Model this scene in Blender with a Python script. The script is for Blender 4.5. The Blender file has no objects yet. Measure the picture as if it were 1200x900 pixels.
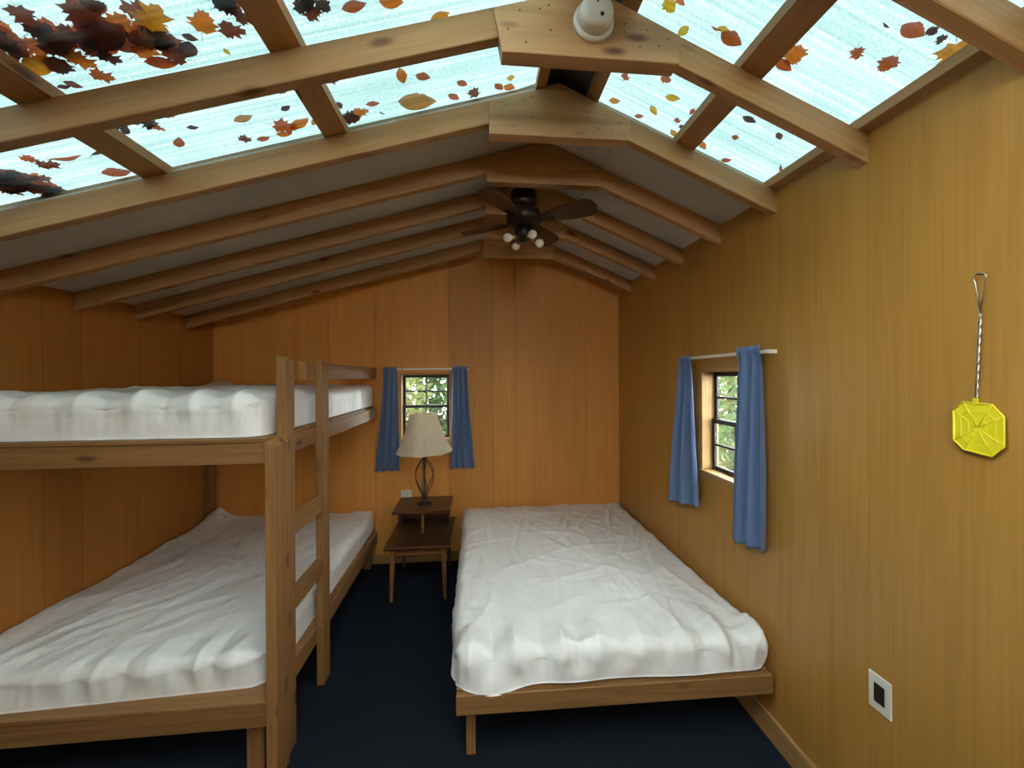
import bpy, bmesh, math, random
import numpy as np
from mathutils import Matrix, Vector

S = bpy.context.scene
COL = S.collection
PI = math.pi

# ------------------------------------------------------------------ camera
F_PX = 450.0
YAW = math.atan(41 / F_PX)
ROLL = 0.006
CAM = Vector((0.0, 0.0, 1.70))
fw = Vector((math.sin(YAW), math.cos(YAW), 0))
rt0 = Vector((math.cos(YAW), -math.sin(YAW), 0))
up0 = Vector((0, 0, 1))
rt = rt0 * math.cos(ROLL) - up0 * math.sin(ROLL)
up = up0 * math.cos(ROLL) + rt0 * math.sin(ROLL)
cam_data = bpy.data.cameras.new('camera')
cam_data.sensor_fit = 'HORIZONTAL'
cam_data.sensor_width = 36.0
cam_data.lens = F_PX / 1200 * 36.0
cam_data.shift_y = -9 / 1200
cam_data.clip_start = 0.02
cam = bpy.data.objects.new('camera', cam_data)
COL.objects.link(cam)
m = Matrix.Identity(4)
for i in range(3):
    m[i][0] = rt[i]; m[i][1] = up[i]; m[i][2] = -fw[i]; m[i][3] = CAM[i]
cam.matrix_world = m
S.camera = cam

# ------------------------------------------------------------------ sky (bright overcast)
SKY = 23.5
w = bpy.data.worlds.new('overcast_sky'); S.world = w
w.use_nodes = True
bgn = w.node_tree.nodes['Background']
bgn.inputs[0].default_value = (0.93, 0.99, 1.0, 1)
bgn.inputs[1].default_value = SKY

S.view_settings.view_transform = 'Standard'
S.view_settings.look = 'None'
S.view_settings.gamma = 1.0
S.view_settings.use_curve_mapping = False
S.view_settings.exposure = 0.0
cy = S.cycles
cy.use_denoising = True
cy.max_bounces = 14
cy.diffuse_bounces = 8
cy.glossy_bounces = 4
cy.transmission_bounces = 8
cy.transparent_max_bounces = 16
cy.caustics_reflective = False
cy.caustics_refractive = False
cy.sample_clamp_indirect = 8.0

# ------------------------------------------------------------------ room numbers (metres)
XL, XR = -2.305, 1.36          # side walls
YB, YF = 3.595, -2.20           # back wall, wall behind the camera
RX, RZ = 0.3634, 2.8585        # underside of rafters at the ridge
SL, SR = 0.285, 0.425          # slopes of the two sides
def zbot(x): return RZ - SL * (RX - x) if x < RX else RZ - SR * (x - RX)
RD = 0.10                      # vertical depth of a rafter
def ztop(x): return zbot(x) + RD
RAF_Y = [1.216 - 0.404 * k for k in range(8, 1, -1)] + [0.794, 1.216, 1.628, 2.027, 2.428, 2.819, 3.274]
RT = 0.038
SKY_END = 1.70                 # the translucent sheets stop here
SKY_START = -1.15
# ------------------------------------------------------------------ node helpers
def new_mat(name):
    mt = bpy.data.materials.new(name); mt.use_nodes = True
    nt = mt.node_tree; nt.nodes.clear()
    return mt, nt
def nd(nt, kind, **kw):
    n = nt.nodes.new(kind)
    for k, v in kw.items():
        if k.startswith('i_'):
            key = k[2:]
            key = int(key) if key.isdigit() else key.replace('_', ' ')
            n.inputs[key].default_value = v
        else: setattr(n, k, v)
    return n
def lk(nt, a, b): nt.links.new(a, b)
def ramp(nt, stops, fac=None):
    r = nd(nt, 'ShaderNodeValToRGB')
    e = r.color_ramp.elements
    while len(e) < len(stops): e.new(0.5)
    for el, (p, c) in zip(e, stops):
        el.position = p; el.color = (c[0], c[1], c[2], 1)
    if fac is not None: lk(nt, fac, r.inputs[0])
    return r
def principled(nt, rough=0.5, spec=0.5, **kw):
    p = nd(nt, 'ShaderNodeBsdfPrincipled')
    p.inputs['Roughness'].default_value = rough
    p.inputs['Specular IOR Level'].default_value = spec
    for k, v in kw.items(): p.inputs[k.replace('_', ' ')].default_value = v
    o = nd(nt, 'ShaderNodeOutputMaterial'); lk(nt, p.outputs[0], o.inputs[0])
    return p
def flat_mat(name, col, rough=0.5, spec=0.5, noise=0.12, nscale=40, bump=0.0, **kw):
    mt, nt = new_mat(name); p = principled(nt, rough, spec, **kw)
    tc = nd(nt, 'ShaderNodeTexCoord')
    n = nd(nt, 'ShaderNodeTexNoise'); n.inputs['Scale'].default_value = nscale; n.inputs['Detail'].default_value = 4
    lk(nt, tc.outputs['Object'], n.inputs['Vector'])
    r = ramp(nt, [(0.25, [c * (1 - noise) for c in col]), (0.75, [min(1, c * (1 + noise)) for c in col])], n.outputs[0])
    lk(nt, r.outputs[0], p.inputs['Base Color'])
    if bump:
        b = nd(nt, 'ShaderNodeBump'); b.inputs['Strength'].default_value = bump; b.inputs['Distance'].default_value = 0.004
        lk(nt, n.outputs[0], b.inputs['Height']); lk(nt, b.outputs[0], p.inputs['Normal'])
    return mt
def wood_mat(name, light, dark, knot=None, rough=0.55, along=(0.9, 14, 14), fine=(3, 160, 160), spec=0.35, knots=True, ring=0.5, bump=0.12):
    """grain runs along the object's local X"""
    mt, nt = new_mat(name); p = principled(nt, rough, spec)
    tc = nd(nt, 'ShaderNodeTexCoord'); oi = nd(nt, 'ShaderNodeObjectInfo')
    off = nd(nt, 'ShaderNodeVectorMath', operation='SCALE'); off.inputs[0].default_value = (37, 19, 53)
    lk(nt, oi.outputs['Random'], off.inputs['Scale'])
    ad = nd(nt, 'ShaderNodeVectorMath', operation='ADD'); lk(nt, tc.outputs['Object'], ad.inputs[0]); lk(nt, off.outputs[0], ad.inputs[1])
    def mapped(sc):
        mp = nd(nt, 'ShaderNodeMapping'); mp.inputs['Scale'].default_value = sc
        lk(nt, ad.outputs[0], mp.inputs[0]); return mp
    a = nd(nt, 'ShaderNodeTexNoise'); a.inputs['Scale'].default_value = 1; a.inputs['Detail'].default_value = 3; a.inputs['Distortion'].default_value = 0.6
    lk(nt, mapped(along).outputs[0], a.inputs['Vector'])
    wv = nd(nt, 'ShaderNodeMath', operation='MULTIPLY'); wv.inputs[1].default_value = 9; lk(nt, a.outputs[0], wv.inputs[0])
    fr = nd(nt, 'ShaderNodeMath', operation='PINGPONG'); fr.inputs[1].default_value = 1; lk(nt, wv.outputs[0], fr.inputs[0])
    f = nd(nt, 'ShaderNodeTexNoise'); f.inputs['Scale'].default_value = 1; f.inputs['Detail'].default_value = 3
    lk(nt, mapped(fine).outputs[0], f.inputs['Vector'])
    mx = nd(nt, 'ShaderNodeMix', data_type='FLOAT'); mx.inputs[0].default_value = 1 - ring
    lk(nt, fr.outputs[0], mx.inputs[2]); lk(nt, f.outputs[0], mx.inputs[3])
    r = ramp(nt, [(0.15, dark), (0.8, light)], mx.outputs[0])
    # brightness shift from one board to the next
    hs = nd(nt, 'ShaderNodeHueSaturation')
    mr = nd(nt, 'ShaderNodeMapRange'); mr.inputs['To Min'].default_value = 0.86; mr.inputs['To Max'].default_value = 1.14
    lk(nt, oi.outputs['Random'], mr.inputs[0]); lk(nt, mr.outputs[0], hs.inputs['Value']); lk(nt, r.outputs[0], hs.inputs['Color'])
    col = hs.outputs[0]
    if knots:
        v = nd(nt, 'ShaderNodeTexVoronoi'); v.inputs['Scale'].default_value = 1
        lk(nt, mapped((3.2, 9, 9)).outputs[0], v.inputs['Vector'])
        kr = ramp(nt, [(0.06, (1, 1, 1)), (0.17, (0, 0, 0))], v.outputs['Distance'])
        km = nd(nt, 'ShaderNodeMix', data_type='RGBA'); lk(nt, kr.outputs[0], km.inputs[0])
        lk(nt, col, km.inputs[6]); kc = knot or [c * 0.35 for c in dark]
        km.inputs[7].default_value = (kc[0], kc[1], kc[2], 1); col = km.outputs[2]
    lk(nt, col, p.inputs['Base Color'])
    b = nd(nt, 'ShaderNodeBump'); b.inputs['Strength'].default_value = bump; b.inputs['Distance'].default_value = 0.002
    lk(nt, mx.outputs[0], b.inputs['Height']); lk(nt, b.outputs[0], p.inputs['Normal'])
    return mt

# ------------------------------------------------------------------ object helpers
def link(name, me, mat=None, parent=None, matrix=None):
    o = bpy.data.objects.new(name, me); COL.objects.link(o)
    if mat is not None and me is not None and not me.materials: me.materials.append(mat)
    if matrix is not None: o.matrix_world = matrix
    if parent is not None:
        o.parent = parent
        o.matrix_parent_inverse = parent.matrix_world.inverted()
    return o
def empty(name, loc=(0, 0, 0)):
    o = bpy.data.objects.new(name, None); o.empty_display_size = 0.1
    COL.objects.link(o); o.matrix_world = Matrix.Translation(loc)
    return o
def tag(o, label=None, cat=None, group=None, kind=None):
    if label: o['label'] = label
    if cat: o['category'] = cat
    if group: o['group'] = group
    if kind: o['kind'] = kind
    return o
def mesh(name, verts, faces, smooth=False):
    me = bpy.data.meshes.new(name); me.from_pydata([tuple(v) for v in verts], [], faces); me.update()
    bm = bmesh.new(); bm.from_mesh(me); bmesh.ops.recalc_face_normals(bm, faces=bm.faces); bm.to_mesh(me); bm.free()
    if smooth: me.polygons.foreach_set('use_smooth', [True] * len(me.polygons))
    return me
def frame(origin, xdir, zdir=(0, 0, 1)):
    x = Vector(xdir).normalized(); z = Vector(zdir)
    y = z.cross(x)
    if y.length < 1e-5: y = Vector((0, 1, 0)).cross(x)
    y.normalize(); z = x.cross(y)
    M = Matrix.Identity(4)
    for i in range(3): M[i][0] = x[i]; M[i][1] = y[i]; M[i][2] = z[i]; M[i][3] = origin[i]
    return M
def bevel_me(me, w, seg=1, ang=0.5):
    bm = bmesh.new(); bm.from_mesh(me)
    es = [e for e in bm.edges if len(e.link_faces) == 2 and e.calc_face_angle(0) > ang]
    bmesh.ops.bevel(bm, geom=es, offset=w, segments=seg, affect='EDGES', profile=0.5)
    bm.to_mesh(me); bm.free()
def box(name, lo, hi, mat, parent=None, grain='x', bev=0.002, rotz=0, pivot=None):
    """axis-aligned board; its local X (the grain) runs along the named axis"""
    lo = Vector(lo); hi = Vector(hi); c = (lo + hi) / 2; d = (hi - lo)
    if grain == 'x': M = frame(c, (1, 0, 0)); s = (d.x, d.y, d.z)
    elif grain == 'y': M = frame(c, (0, 1, 0)); s = (d.y, d.x, d.z)
    else: M = frame(c, (0, 0, 1), (0, 1, 0)); s = (d.z, d.x, d.y)
    hx, hy, hz = s[0] / 2, s[1] / 2, s[2] / 2
    vs = [(sx * hx, sy * hy, sz * hz) for sx in (-1, 1) for sy in (-1, 1) for sz in (-1, 1)]
    fs = [(0, 1, 3, 2), (4, 6, 7, 5), (0, 4, 5, 1), (2, 3, 7, 6), (0, 2, 6, 4), (1, 5, 7, 3)]
    me = mesh(name, vs, fs)
    if bev: bevel_me(me, min(bev, min(s) * 0.3))
    if rotz: M = Matrix.Translation(Vector(pivot)) @ Matrix.Rotation(rotz, 4, 'Z') @ Matrix.Translation(-Vector(pivot)) @ M
    return link(name, me, mat, parent, M)
def prism(name, poly, y0, y1, mat, parent=None, xdir=(1, 0, 0), bev=0.002):
    """polygon in the xz plane pushed along y"""
    c = Vector((sum(p[0] for p in poly) / len(poly), (y0 + y1) / 2, sum(p[1] for p in poly) / len(poly)))
    M = frame(c, xdir, (0, 0, 1)); Mi = M.inverted()
    n = len(poly)
    vs = [Mi @ Vector((p[0], y0, p[1])) for p in poly] + [Mi @ Vector((p[0], y1, p[1])) for p in poly]
    fs = [tuple(range(n)), tuple(range(2 * n - 1, n - 1, -1))] + [(i, (i + 1) % n, n + (i + 1) % n, n + i) for i in range(n)]
    me = mesh(name, vs, fs)
    if bev: bevel_me(me, bev)
    return link(name, me, mat, parent, M)
def lathe_geo(prof, seg=32):
    vs, fs = [], []
    for r, z in prof:
        for k in range(seg):
            a = 2 * PI * k / seg; vs.append((r * math.cos(a), r * math.sin(a), z))
    for i in range(len(prof) - 1):
        for k in range(seg):
            fs.append((i * seg + k, i * seg + (k + 1) % seg, (i + 1) * seg + (k + 1) % seg, (i + 1) * seg + k))
    fs.append(tuple(range(seg - 1, -1, -1))); fs.append(tuple(range((len(prof) - 1) * seg, len(prof) * seg)))
    return vs, fs
def lathe(name, prof, mat, parent=None, matrix=None, seg=32, smooth=True):
    vs, fs = lathe_geo(prof, seg); me = mesh(name, vs, fs)
    if smooth:
        for p in me.polygons: p.use_smooth = len(p.vertices) == 4
    return link(name, me, mat, parent, matrix)
def tube_geo(pts, rad, seg=8):
    pts = [Vector(p) for p in pts]; n = len(pts); vs, fs = [], []
    rads = rad if hasattr(rad, '__len__') else [rad] * n
    t0 = (pts[1] - pts[0]).normalized(); nrm = t0.orthogonal().normalized()
    for i, p in enumerate(pts):
        t = (pts[min(i + 1, n - 1)] - pts[max(i - 1, 0)]).normalized()
        nrm = (nrm - t * nrm.dot(t)).normalized(); b = t.cross(nrm)
        for k in range(seg):
            a = 2 * PI * k / seg; vs.append(p + (nrm * math.cos(a) + b * math.sin(a)) * rads[i])
    for i in range(n - 1):
        for k in range(seg): fs.append((i * seg + k, i * seg + (k + 1) % seg, (i + 1) * seg + (k + 1) % seg, (i + 1) * seg + k))
    fs.append(tuple(range(seg - 1, -1, -1))); fs.append(tuple(range((n - 1) * seg, n * seg)))
    return vs, fs
def merge_geo(*gs):
    vs, fs = [], []
    for v, f in gs:
        o = len(vs); vs += list(v); fs += [tuple(i + o for i in q) for q in f]
    return vs, fs
def tube(name, pts, rad, mat, parent=None, seg=8, origin=None):
    o = Vector(origin) if origin is not None else Vector(pts[0])
    vs, fs = tube_geo([Vector(p) - o for p in pts], rad, seg)
    return link(name, mesh(name, vs, fs, True), mat, parent, Matrix.Translation(o))

# value noise on numpy arrays
_rng = np.random.RandomState(7); _PERM = _rng.rand(256, 256)
def vnoise(x, y):
    xi = np.floor(x).astype(int); yi = np.floor(y).astype(int); xf = x - xi; yf = y - yi
    u = xf * xf * (3 - 2 * xf); v = yf * yf * (3 - 2 * yf)
    g = lambda a, b: _PERM[a % 256, b % 256]
    return (g(xi, yi) * (1 - u) + g(xi + 1, yi) * u) * (1 - v) + (g(xi, yi + 1) * (1 - u) + g(xi + 1, yi + 1) * u) * v
def fbm(x, y, o=4):
    s = 0; a = 0.5
    for k in range(o): s = s + a * (vnoise(x * 2 ** k + 17.3 * k, y * 2 ** k + 5.1 * k) - 0.5); a *= 0.5
    return s
def ridge(x, y, o=3):
    s = 0; a = 0.5
    for k in range(o): s = s + a * (1 - np.abs(2 * vnoise(x * 2 ** k + 3.7 * k, y * 2 ** k + 9.2 * k) - 1)) ** 2; a *= 0.5
    return s
# ------------------------------------------------------------------ materials
PINE = wood_mat('pine_lumber', (0.47, 0.265, 0.110), (0.335, 0.175, 0.064), knot=(0.13, 0.055, 0.018), along=(0.6, 16, 16), ring=0.3)
PINE_PLY = wood_mat('pine_plywood', (0.55, 0.325, 0.15), (0.37, 0.20, 0.078), knot=(0.14, 0.07, 0.03), along=(0.7, 7, 7), ring=0.5)
BUNK = wood_mat('weathered_pine', (0.30, 0.15, 0.052), (0.18, 0.084, 0.027), knot=(0.085, 0.036, 0.013), along=(0.6, 22, 22), ring=0.35)
PANEL = wood_mat('wall_panelling', (0.70, 0.32, 0.078), (0.56, 0.235, 0.05), knots=False, rough=0.45, spec=0.25, along=(0.5, 8, 8), fine=(1.6, 120, 120), ring=0.18, bump=0.04)  # same panelling as the left wall, lightened to carry the back wall's light
PANEL_L = wood_mat('wall_panelling_shaded', (0.43, 0.18, 0.040), (0.335, 0.132, 0.026), knots=False, rough=0.5, spec=0.2, along=(0.5, 8, 8), fine=(1.6, 120, 120), ring=0.18, bump=0.04)  # same panelling, darkened: the left wall's shade is put into the colour
PANEL_R = wood_mat('sheet_panelling', (0.53, 0.275, 0.060), (0.40, 0.192, 0.036), knots=False, rough=0.38, spec=0.45, along=(0.5, 7, 7), fine=(1.6, 110, 110), ring=0.2, bump=0.04)
BASEW = wood_mat('baseboard_wood', (0.42, 0.25, 0.09), (0.28, 0.15, 0.05), knots=False)
WALNUT = wood_mat('walnut_veneer', (0.10, 0.042, 0.016), (0.045, 0.018, 0.007), knots=False, rough=0.3, spec=0.5, along=(1.2, 16, 16))
WALNUT_LEG = wood_mat('walnut_leg', (0.24, 0.105, 0.036), (0.13, 0.05, 0.018), knots=False, rough=0.35, along=(1.2, 16, 16))
CEIL = flat_mat('ceiling_board', (0.56, 0.56, 0.53), 0.8, 0.2, 0.03, 3)
CARPET = flat_mat('navy_carpet', (0.012, 0.0155, 0.023), 0.95, 0.1, 0.5, 420, bump=0.8)
IRON = flat_mat('dark_iron', (0.02, 0.018, 0.017), 0.5, 0.5)
BRONZE = flat_mat('bronze_metal', (0.028, 0.02, 0.016), 0.35, 0.5, Metallic=0.4)
BLADE = wood_mat('fan_blade_wood', (0.10, 0.042, 0.02), (0.05, 0.02, 0.01), knots=False, rough=0.4)
WHITE_PL = flat_mat('ivory_plastic', (0.72, 0.70, 0.62), 0.4, 0.5, 0.02)
BROWN_PL = flat_mat('brown_plastic', (0.018, 0.012, 0.01), 0.35, 0.5, 0.02)
ROD = flat_mat('rod_enamel', (0.78, 0.74, 0.66), 0.35, 0.5, 0.02)
SASH = flat_mat('dark_sash', (0.018, 0.014, 0.012), 0.45, 0.4)
STEEL = flat_mat('wire_steel', (0.55, 0.54, 0.5), 0.3, 0.5, 0.05, Metallic=0.9)
NAIL = flat_mat('nail_steel', (0.05, 0.04, 0.035), 0.5, 0.4)
RIDGE_METAL = flat_mat('ridge_flashing', (0.12, 0.15, 0.16), 0.5, 0.4, Metallic=0.6)
CURTAIN = flat_mat('blue_curtain_cloth', (0.125, 0.185, 0.33), 0.85, 0.15, 0.1, 260, bump=0.15)
CURTAIN.node_tree.nodes['Principled BSDF'].inputs['Sheen Weight'].default_value = 0.15
GLOBE = flat_mat('frosted_bulb_glass', (0.85, 0.82, 0.74), 0.2, 0.5, 0.01)
BRASS = flat_mat('brass_socket', (0.5, 0.34, 0.12), 0.35, 0.5, 0.05, Metallic=0.8)

def vinyl_mat():
    mt, nt = new_mat('white_mattress_cover'); p = principled(nt, 0.36, 0.5)
    tc = nd(nt, 'ShaderNodeTexCoord')
    n = nd(nt, 'ShaderNodeTexNoise'); n.inputs['Scale'].default_value = 9; n.inputs['Detail'].default_value = 5; n.inputs['Distortion'].default_value = 1.2
    lk(nt, tc.outputs['Object'], n.inputs['Vector'])
    r = ramp(nt, [(0.3, (0.73, 0.73, 0.715)), (0.7, (0.79, 0.79, 0.78))], n.outputs[0]); lk(nt, r.outputs[0], p.inputs['Base Color'])
    b = nd(nt, 'ShaderNodeBump'); b.inputs['Strength'].default_value = 0.35; b.inputs['Distance'].default_value = 0.012
    lk(nt, n.outputs[0], b.inputs['Height']); lk(nt, b.outputs[0], p.inputs['Normal'])
    return mt
VINYL = vinyl_mat()

def shade_mat():
    mt, nt = new_mat('pleated_shade_cloth')
    d = nd(nt, 'ShaderNodeBsdfDiffuse'); t = nd(nt, 'ShaderNodeBsdfTranslucent'); mx = nd(nt, 'ShaderNodeMixShader'); mx.inputs[0].default_value = 0.25
    tc = nd(nt, 'ShaderNodeTexCoord'); n = nd(nt, 'ShaderNodeTexNoise'); n.inputs['Scale'].default_value = 60
    lk(nt, tc.outputs['Object'], n.inputs['Vector'])
    r = ramp(nt, [(0.3, (0.78, 0.68, 0.52)), (0.7, (0.86, 0.77, 0.62))], n.outputs[0])
    lk(nt, r.outputs[0], d.inputs[0]); lk(nt, r.outputs[0], t.inputs[0])
    lk(nt, d.outputs[0], mx.inputs[1]); lk(nt, t.outputs[0], mx.inputs[2])
    o = nd(nt, 'ShaderNodeOutputMaterial'); lk(nt, mx.outputs[0], o.inputs[0]); return mt
SHADE = shade_mat()

def sheet_mat():
    """translucent ribbed fibreglass roofing: partly clear, partly milky, green-blue"""
    mt, nt = new_mat('fibreglass_roofing')
    tc = nd(nt, 'ShaderNodeTexCoord')
    mp = nd(nt, 'ShaderNodeMapping'); mp.inputs['Scale'].default_value = (0.7, 58, 1); lk(nt, tc.outputs['Object'], mp.inputs[0])
    n1 = nd(nt, 'ShaderNodeTexNoise'); n1.inputs['Scale'].default_value = 1; n1.inputs['Detail'].default_value = 5; n1.inputs['Roughness'].default_value = 0.65
    lk(nt, mp.outputs[0], n1.inputs['Vector'])
    n2 = nd(nt, 'ShaderNodeTexNoise'); n2.inputs['Scale'].default_value = 130; n2.inputs['Detail'].default_value = 4
    lk(nt, tc.outputs['Object'], n2.inputs['Vector'])
    n3 = nd(nt, 'ShaderNodeTexNoise'); n3.inputs['Scale'].default_value = 3.5; n3.inputs['Detail'].default_value = 3
    lk(nt, tc.outputs['Object'], n3.inputs['Vector'])
    a = nd(nt, 'ShaderNodeMix', data_type='FLOAT'); a.inputs[0].default_value = 0.35; lk(nt, n1.outputs[0], a.inputs[2]); lk(nt, n2.outputs[0], a.inputs[3])
    b = nd(nt, 'ShaderNodeMix', data_type='FLOAT'); b.inputs[0].default_value = 0.15; lk(nt, a.outputs[0], b.inputs[2]); lk(nt, n3.outputs[0], b.inputs[3])
    r = ramp(nt, [(0.38, SHEET_DARK), (0.50, SHEET_MID), (0.60, SHEET_LIGHT)], b.outputs[0])
    tr = nd(nt, 'ShaderNodeBsdfTransparent'); tl = nd(nt, 'ShaderNodeBsdfTranslucent')
    lk(nt, r.outputs[0], tr.inputs[0]); lk(nt, r.outputs[0], tl.inputs[0])
    mx = nd(nt, 'ShaderNodeMixShader'); mx.inputs[0].default_value = 0.06
    lk(nt, tr.outputs[0], mx.inputs[1]); lk(nt, tl.outputs[0], mx.inputs[2])
    o = nd(nt, 'ShaderNodeOutputMaterial'); lk(nt, mx.outputs[0], o.inputs[0]); return mt
SHEET_DARK, SHEET_MID, SHEET_LIGHT = (0.0205, 0.0345, 0.0325), (0.0305, 0.0440, 0.0430), (0.046, 0.0590, 0.0590)
SHEET = sheet_mat()
SHEET_DARK, SHEET_MID, SHEET_LIGHT = (0.70, 0.76, 0.74), (0.78, 0.83, 0.82), (0.86, 0.9, 0.9)
SHEET_FILL = sheet_mat(); SHEET_FILL.name = 'added_clear_roofing'  # for the unseen roof panels added as the main fill light

def glass_mat():
    mt, nt = new_mat('window_glass')
    tr = nd(nt, 'ShaderNodeBsdfTransparent'); tr.inputs[0].default_value = (0.92, 0.95, 0.94, 1)
    g = nd(nt, 'ShaderNodeBsdfGlossy'); g.inputs['Roughness'].default_value = 0.05
    lw = nd(nt, 'ShaderNodeLayerWeight'); pw = nd(nt, 'ShaderNodeMath', operation='POWER'); pw.inputs[1].default_value = 4; lk(nt, lw.outputs['Facing'], pw.inputs[0])
    f = nd(nt, 'ShaderNodeMapRange'); f.inputs['To Min'].default_value = 0.03; f.inputs['To Max'].default_value = 0.7; lk(nt, pw.outputs[0], f.inputs[0])
    mx = nd(nt, 'ShaderNodeMixShader'); lk(nt, f.outputs[0], mx.inputs[0]); lk(nt, tr.outputs[0], mx.inputs[1]); lk(nt, g.outputs[0], mx.inputs[2])
    o = nd(nt, 'ShaderNodeOutputMaterial'); lk(nt, mx.outputs[0], o.inputs[0]); return mt
GLASS = glass_mat()

def leaf_mat(name, c, trans):
    mt, nt = new_mat(name)
    tc = nd(nt, 'ShaderNodeTexCoord'); n = nd(nt, 'ShaderNodeTexNoise'); n.inputs['Scale'].default_value = 45; n.inputs['Detail'].default_value = 3
    lk(nt, tc.outputs['Object'], n.inputs['Vector'])
    r = ramp(nt, [(0.3, [v * 0.55 for v in c]), (0.7, c)], n.outputs[0])
    d = nd(nt, 'ShaderNodeBsdfDiffuse'); t = nd(nt, 'ShaderNodeBsdfTranslucent')
    lk(nt, r.outputs[0], d.inputs[0]); lk(nt, r.outputs[0], t.inputs[0])
    mx = nd(nt, 'ShaderNodeMixShader'); mx.inputs[0].default_value = trans
    lk(nt, d.outputs[0], mx.inputs[1]); lk(nt, t.outputs[0], mx.inputs[2])
    o = nd(nt, 'ShaderNodeOutputMaterial'); lk(nt, mx.outputs[0], o.inputs[0]); return mt
LEAF = {'rust': leaf_mat('leaf_rust', (0.78, 0.13, 0.025), 0.6), 'orange': leaf_mat('leaf_orange', (1.0, 0.22, 0.02), 0.65),
        'amber': leaf_mat('leaf_amber', (1.0, 0.32, 0.02), 0.65), 'yellow': leaf_mat('leaf_yellow', (1.0, 0.50, 0.02), 0.75),
        'brown': leaf_mat('leaf_brown', (0.36, 0.065, 0.02), 0.5), 'dark': leaf_mat('leaf_dark', (0.17, 0.035, 0.012), 0.4),
        'tan': leaf_mat('leaf_tan', (0.85, 0.33, 0.10), 0.6)}
GREEN = [leaf_mat('foliage_green', (0.095, 0.145, 0.06), 0.5), leaf_mat('foliage_yellow', (0.19, 0.20, 0.085), 0.5), leaf_mat('foliage_deep', (0.05, 0.08, 0.035), 0.4)]
BARK = wood_mat('tree_bark', (0.12, 0.10, 0.085), (0.04, 0.032, 0.026), knots=False, rough=0.9, along=(3, 20, 20))
FOREST = flat_mat('forest_floor', (0.07, 0.045, 0.02), 0.95, 0.1, 0.6, 30)
SWAT = flat_mat('yellow_plastic', (0.80, 0.68, 0.02), 0.4, 0.5, 0.04)
# ------------------------------------------------------------------ floor
floor = box('floor', (XL - 0.12, YF - 0.12, -0.08), (XR + 0.12, YB + 0.12, 0.0), CARPET, bev=0)
tag(floor, 'dark navy blue carpeted floor', kind='structure')

# ------------------------------------------------------------------ walls, planks with grooves
WT = 0.10
WIN_B = (-0.705, -0.243, 1.115, 1.735)     # back window: x0 x1 z0 z1
WIN_R = (1.775, 2.228, 1.115, 1.735)       # right window: y0 y1 z0 z1
def cell_rects(a0, a1, z0, top, holes):
    """rectangles (in wall coordinates) that fill [a0,a1] minus the holes; top is a function of a"""
    extra = {top[1]} if top[1] is not None and a0 < top[1] < a1 else set()
    cuts = sorted({a0, a1} | {c for h in holes for c in h[:2] if a0 < c < a1} | extra)
    out = []
    for u, v in zip(cuts[:-1], cuts[1:]):
        mid = (u + v) / 2; segs = [(z0, None)]
        for h in holes:
            if h[0] < mid < h[1]: segs = [(z0, h[2]), (h[3], None)]
        for s0, s1 in segs:
            zt0, zt1 = (top[0](u), top[0](v)) if s1 is None else (s1, s1)
            out.append((u, v, s0, zt0, zt1))
    return out
def plank_geo(rects, d0, d1, place):
    vs, fs = [], []
    for u, v, s0, t0, t1 in rects:
        o = len(vs)
        for d in (d0, d1):
            for (a, z) in ((u, s0), (v, s0), (v, t1), (u, t0)): vs.append(place(a, d, z))
        fs += [(o, o + 1, o + 2, o + 3), (o + 7, o + 6, o + 5, o + 4)] + [(o + i, o + (i + 1) % 4, o + 4 + (i + 1) % 4, o + 4 + i) for i in range(4)]
    return vs, fs
def make_wall(name, a0, a1, grooves, top, holes, place, mat, label, groove=0.003, face=0.012):
    """core (recessed) plus one plank object per strip between two grooves"""
    vs, fs = plank_geo(cell_rects(a0, a1, 0.0, top, holes), face, WT, place)
    core = link(name, mesh(name, vs, fs), mat_core)
    tag(core, label, kind='structure')
    g = [a0] + sorted(grooves) + [a1]
    for u, v in zip(g[:-1], g[1:]):
        uu = u + (groove / 2 if u > a0 else 0); vv = v - (groove / 2 if v < a1 else 0)
        vs, fs = plank_geo(cell_rects(uu, vv, 0.0, top, holes), 0.0, face, place)
        c = sum((Vector(p) for p in vs), Vector()) / len(vs)
        M = frame((c.x, c.y, 1.2), (0, 0, 1), (0, 1, 0)); Mi = M.inverted()
        link('plank', mesh('plank', [Mi @ Vector(p) for p in vs], fs), mat, core, M)
    return core
mat_core = flat_mat('groove_core', (0.16, 0.085, 0.025), 0.7, 0.2)  # darker brown core behind the planks, seen in the grooves
gable = (lambda x: ztop(x) + 0.03, RX)
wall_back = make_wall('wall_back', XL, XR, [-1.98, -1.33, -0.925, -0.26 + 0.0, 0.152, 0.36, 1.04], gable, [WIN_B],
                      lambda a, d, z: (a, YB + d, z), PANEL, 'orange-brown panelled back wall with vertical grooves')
wall_right = make_wall('wall_right', YF, YB, [0.0, 1.222, 2.442], (lambda y: ztop(XR) + 0.0, None), [WIN_R],
                       lambda a, d, z: (XR + d, a, z), PANEL_R, 'golden wood panelled right wall', groove=0.0012)
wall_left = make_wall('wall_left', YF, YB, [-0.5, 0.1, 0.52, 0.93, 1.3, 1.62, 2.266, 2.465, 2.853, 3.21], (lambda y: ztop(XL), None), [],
                      lambda a, d, z: (XL - d, a, z), PANEL_L, 'dark orange-brown panelled left wall, shade put into its colour')
WIN_F = (-0.45, 1.05, 2.1, 2.65)         # unseen gable window added behind the viewpoint to light the room
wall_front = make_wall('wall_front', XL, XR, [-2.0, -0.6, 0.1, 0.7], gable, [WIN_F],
                       lambda a, d, z: (a, YF - d, z), PANEL, 'panelled wall behind the viewpoint with an added high gable window')
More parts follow.
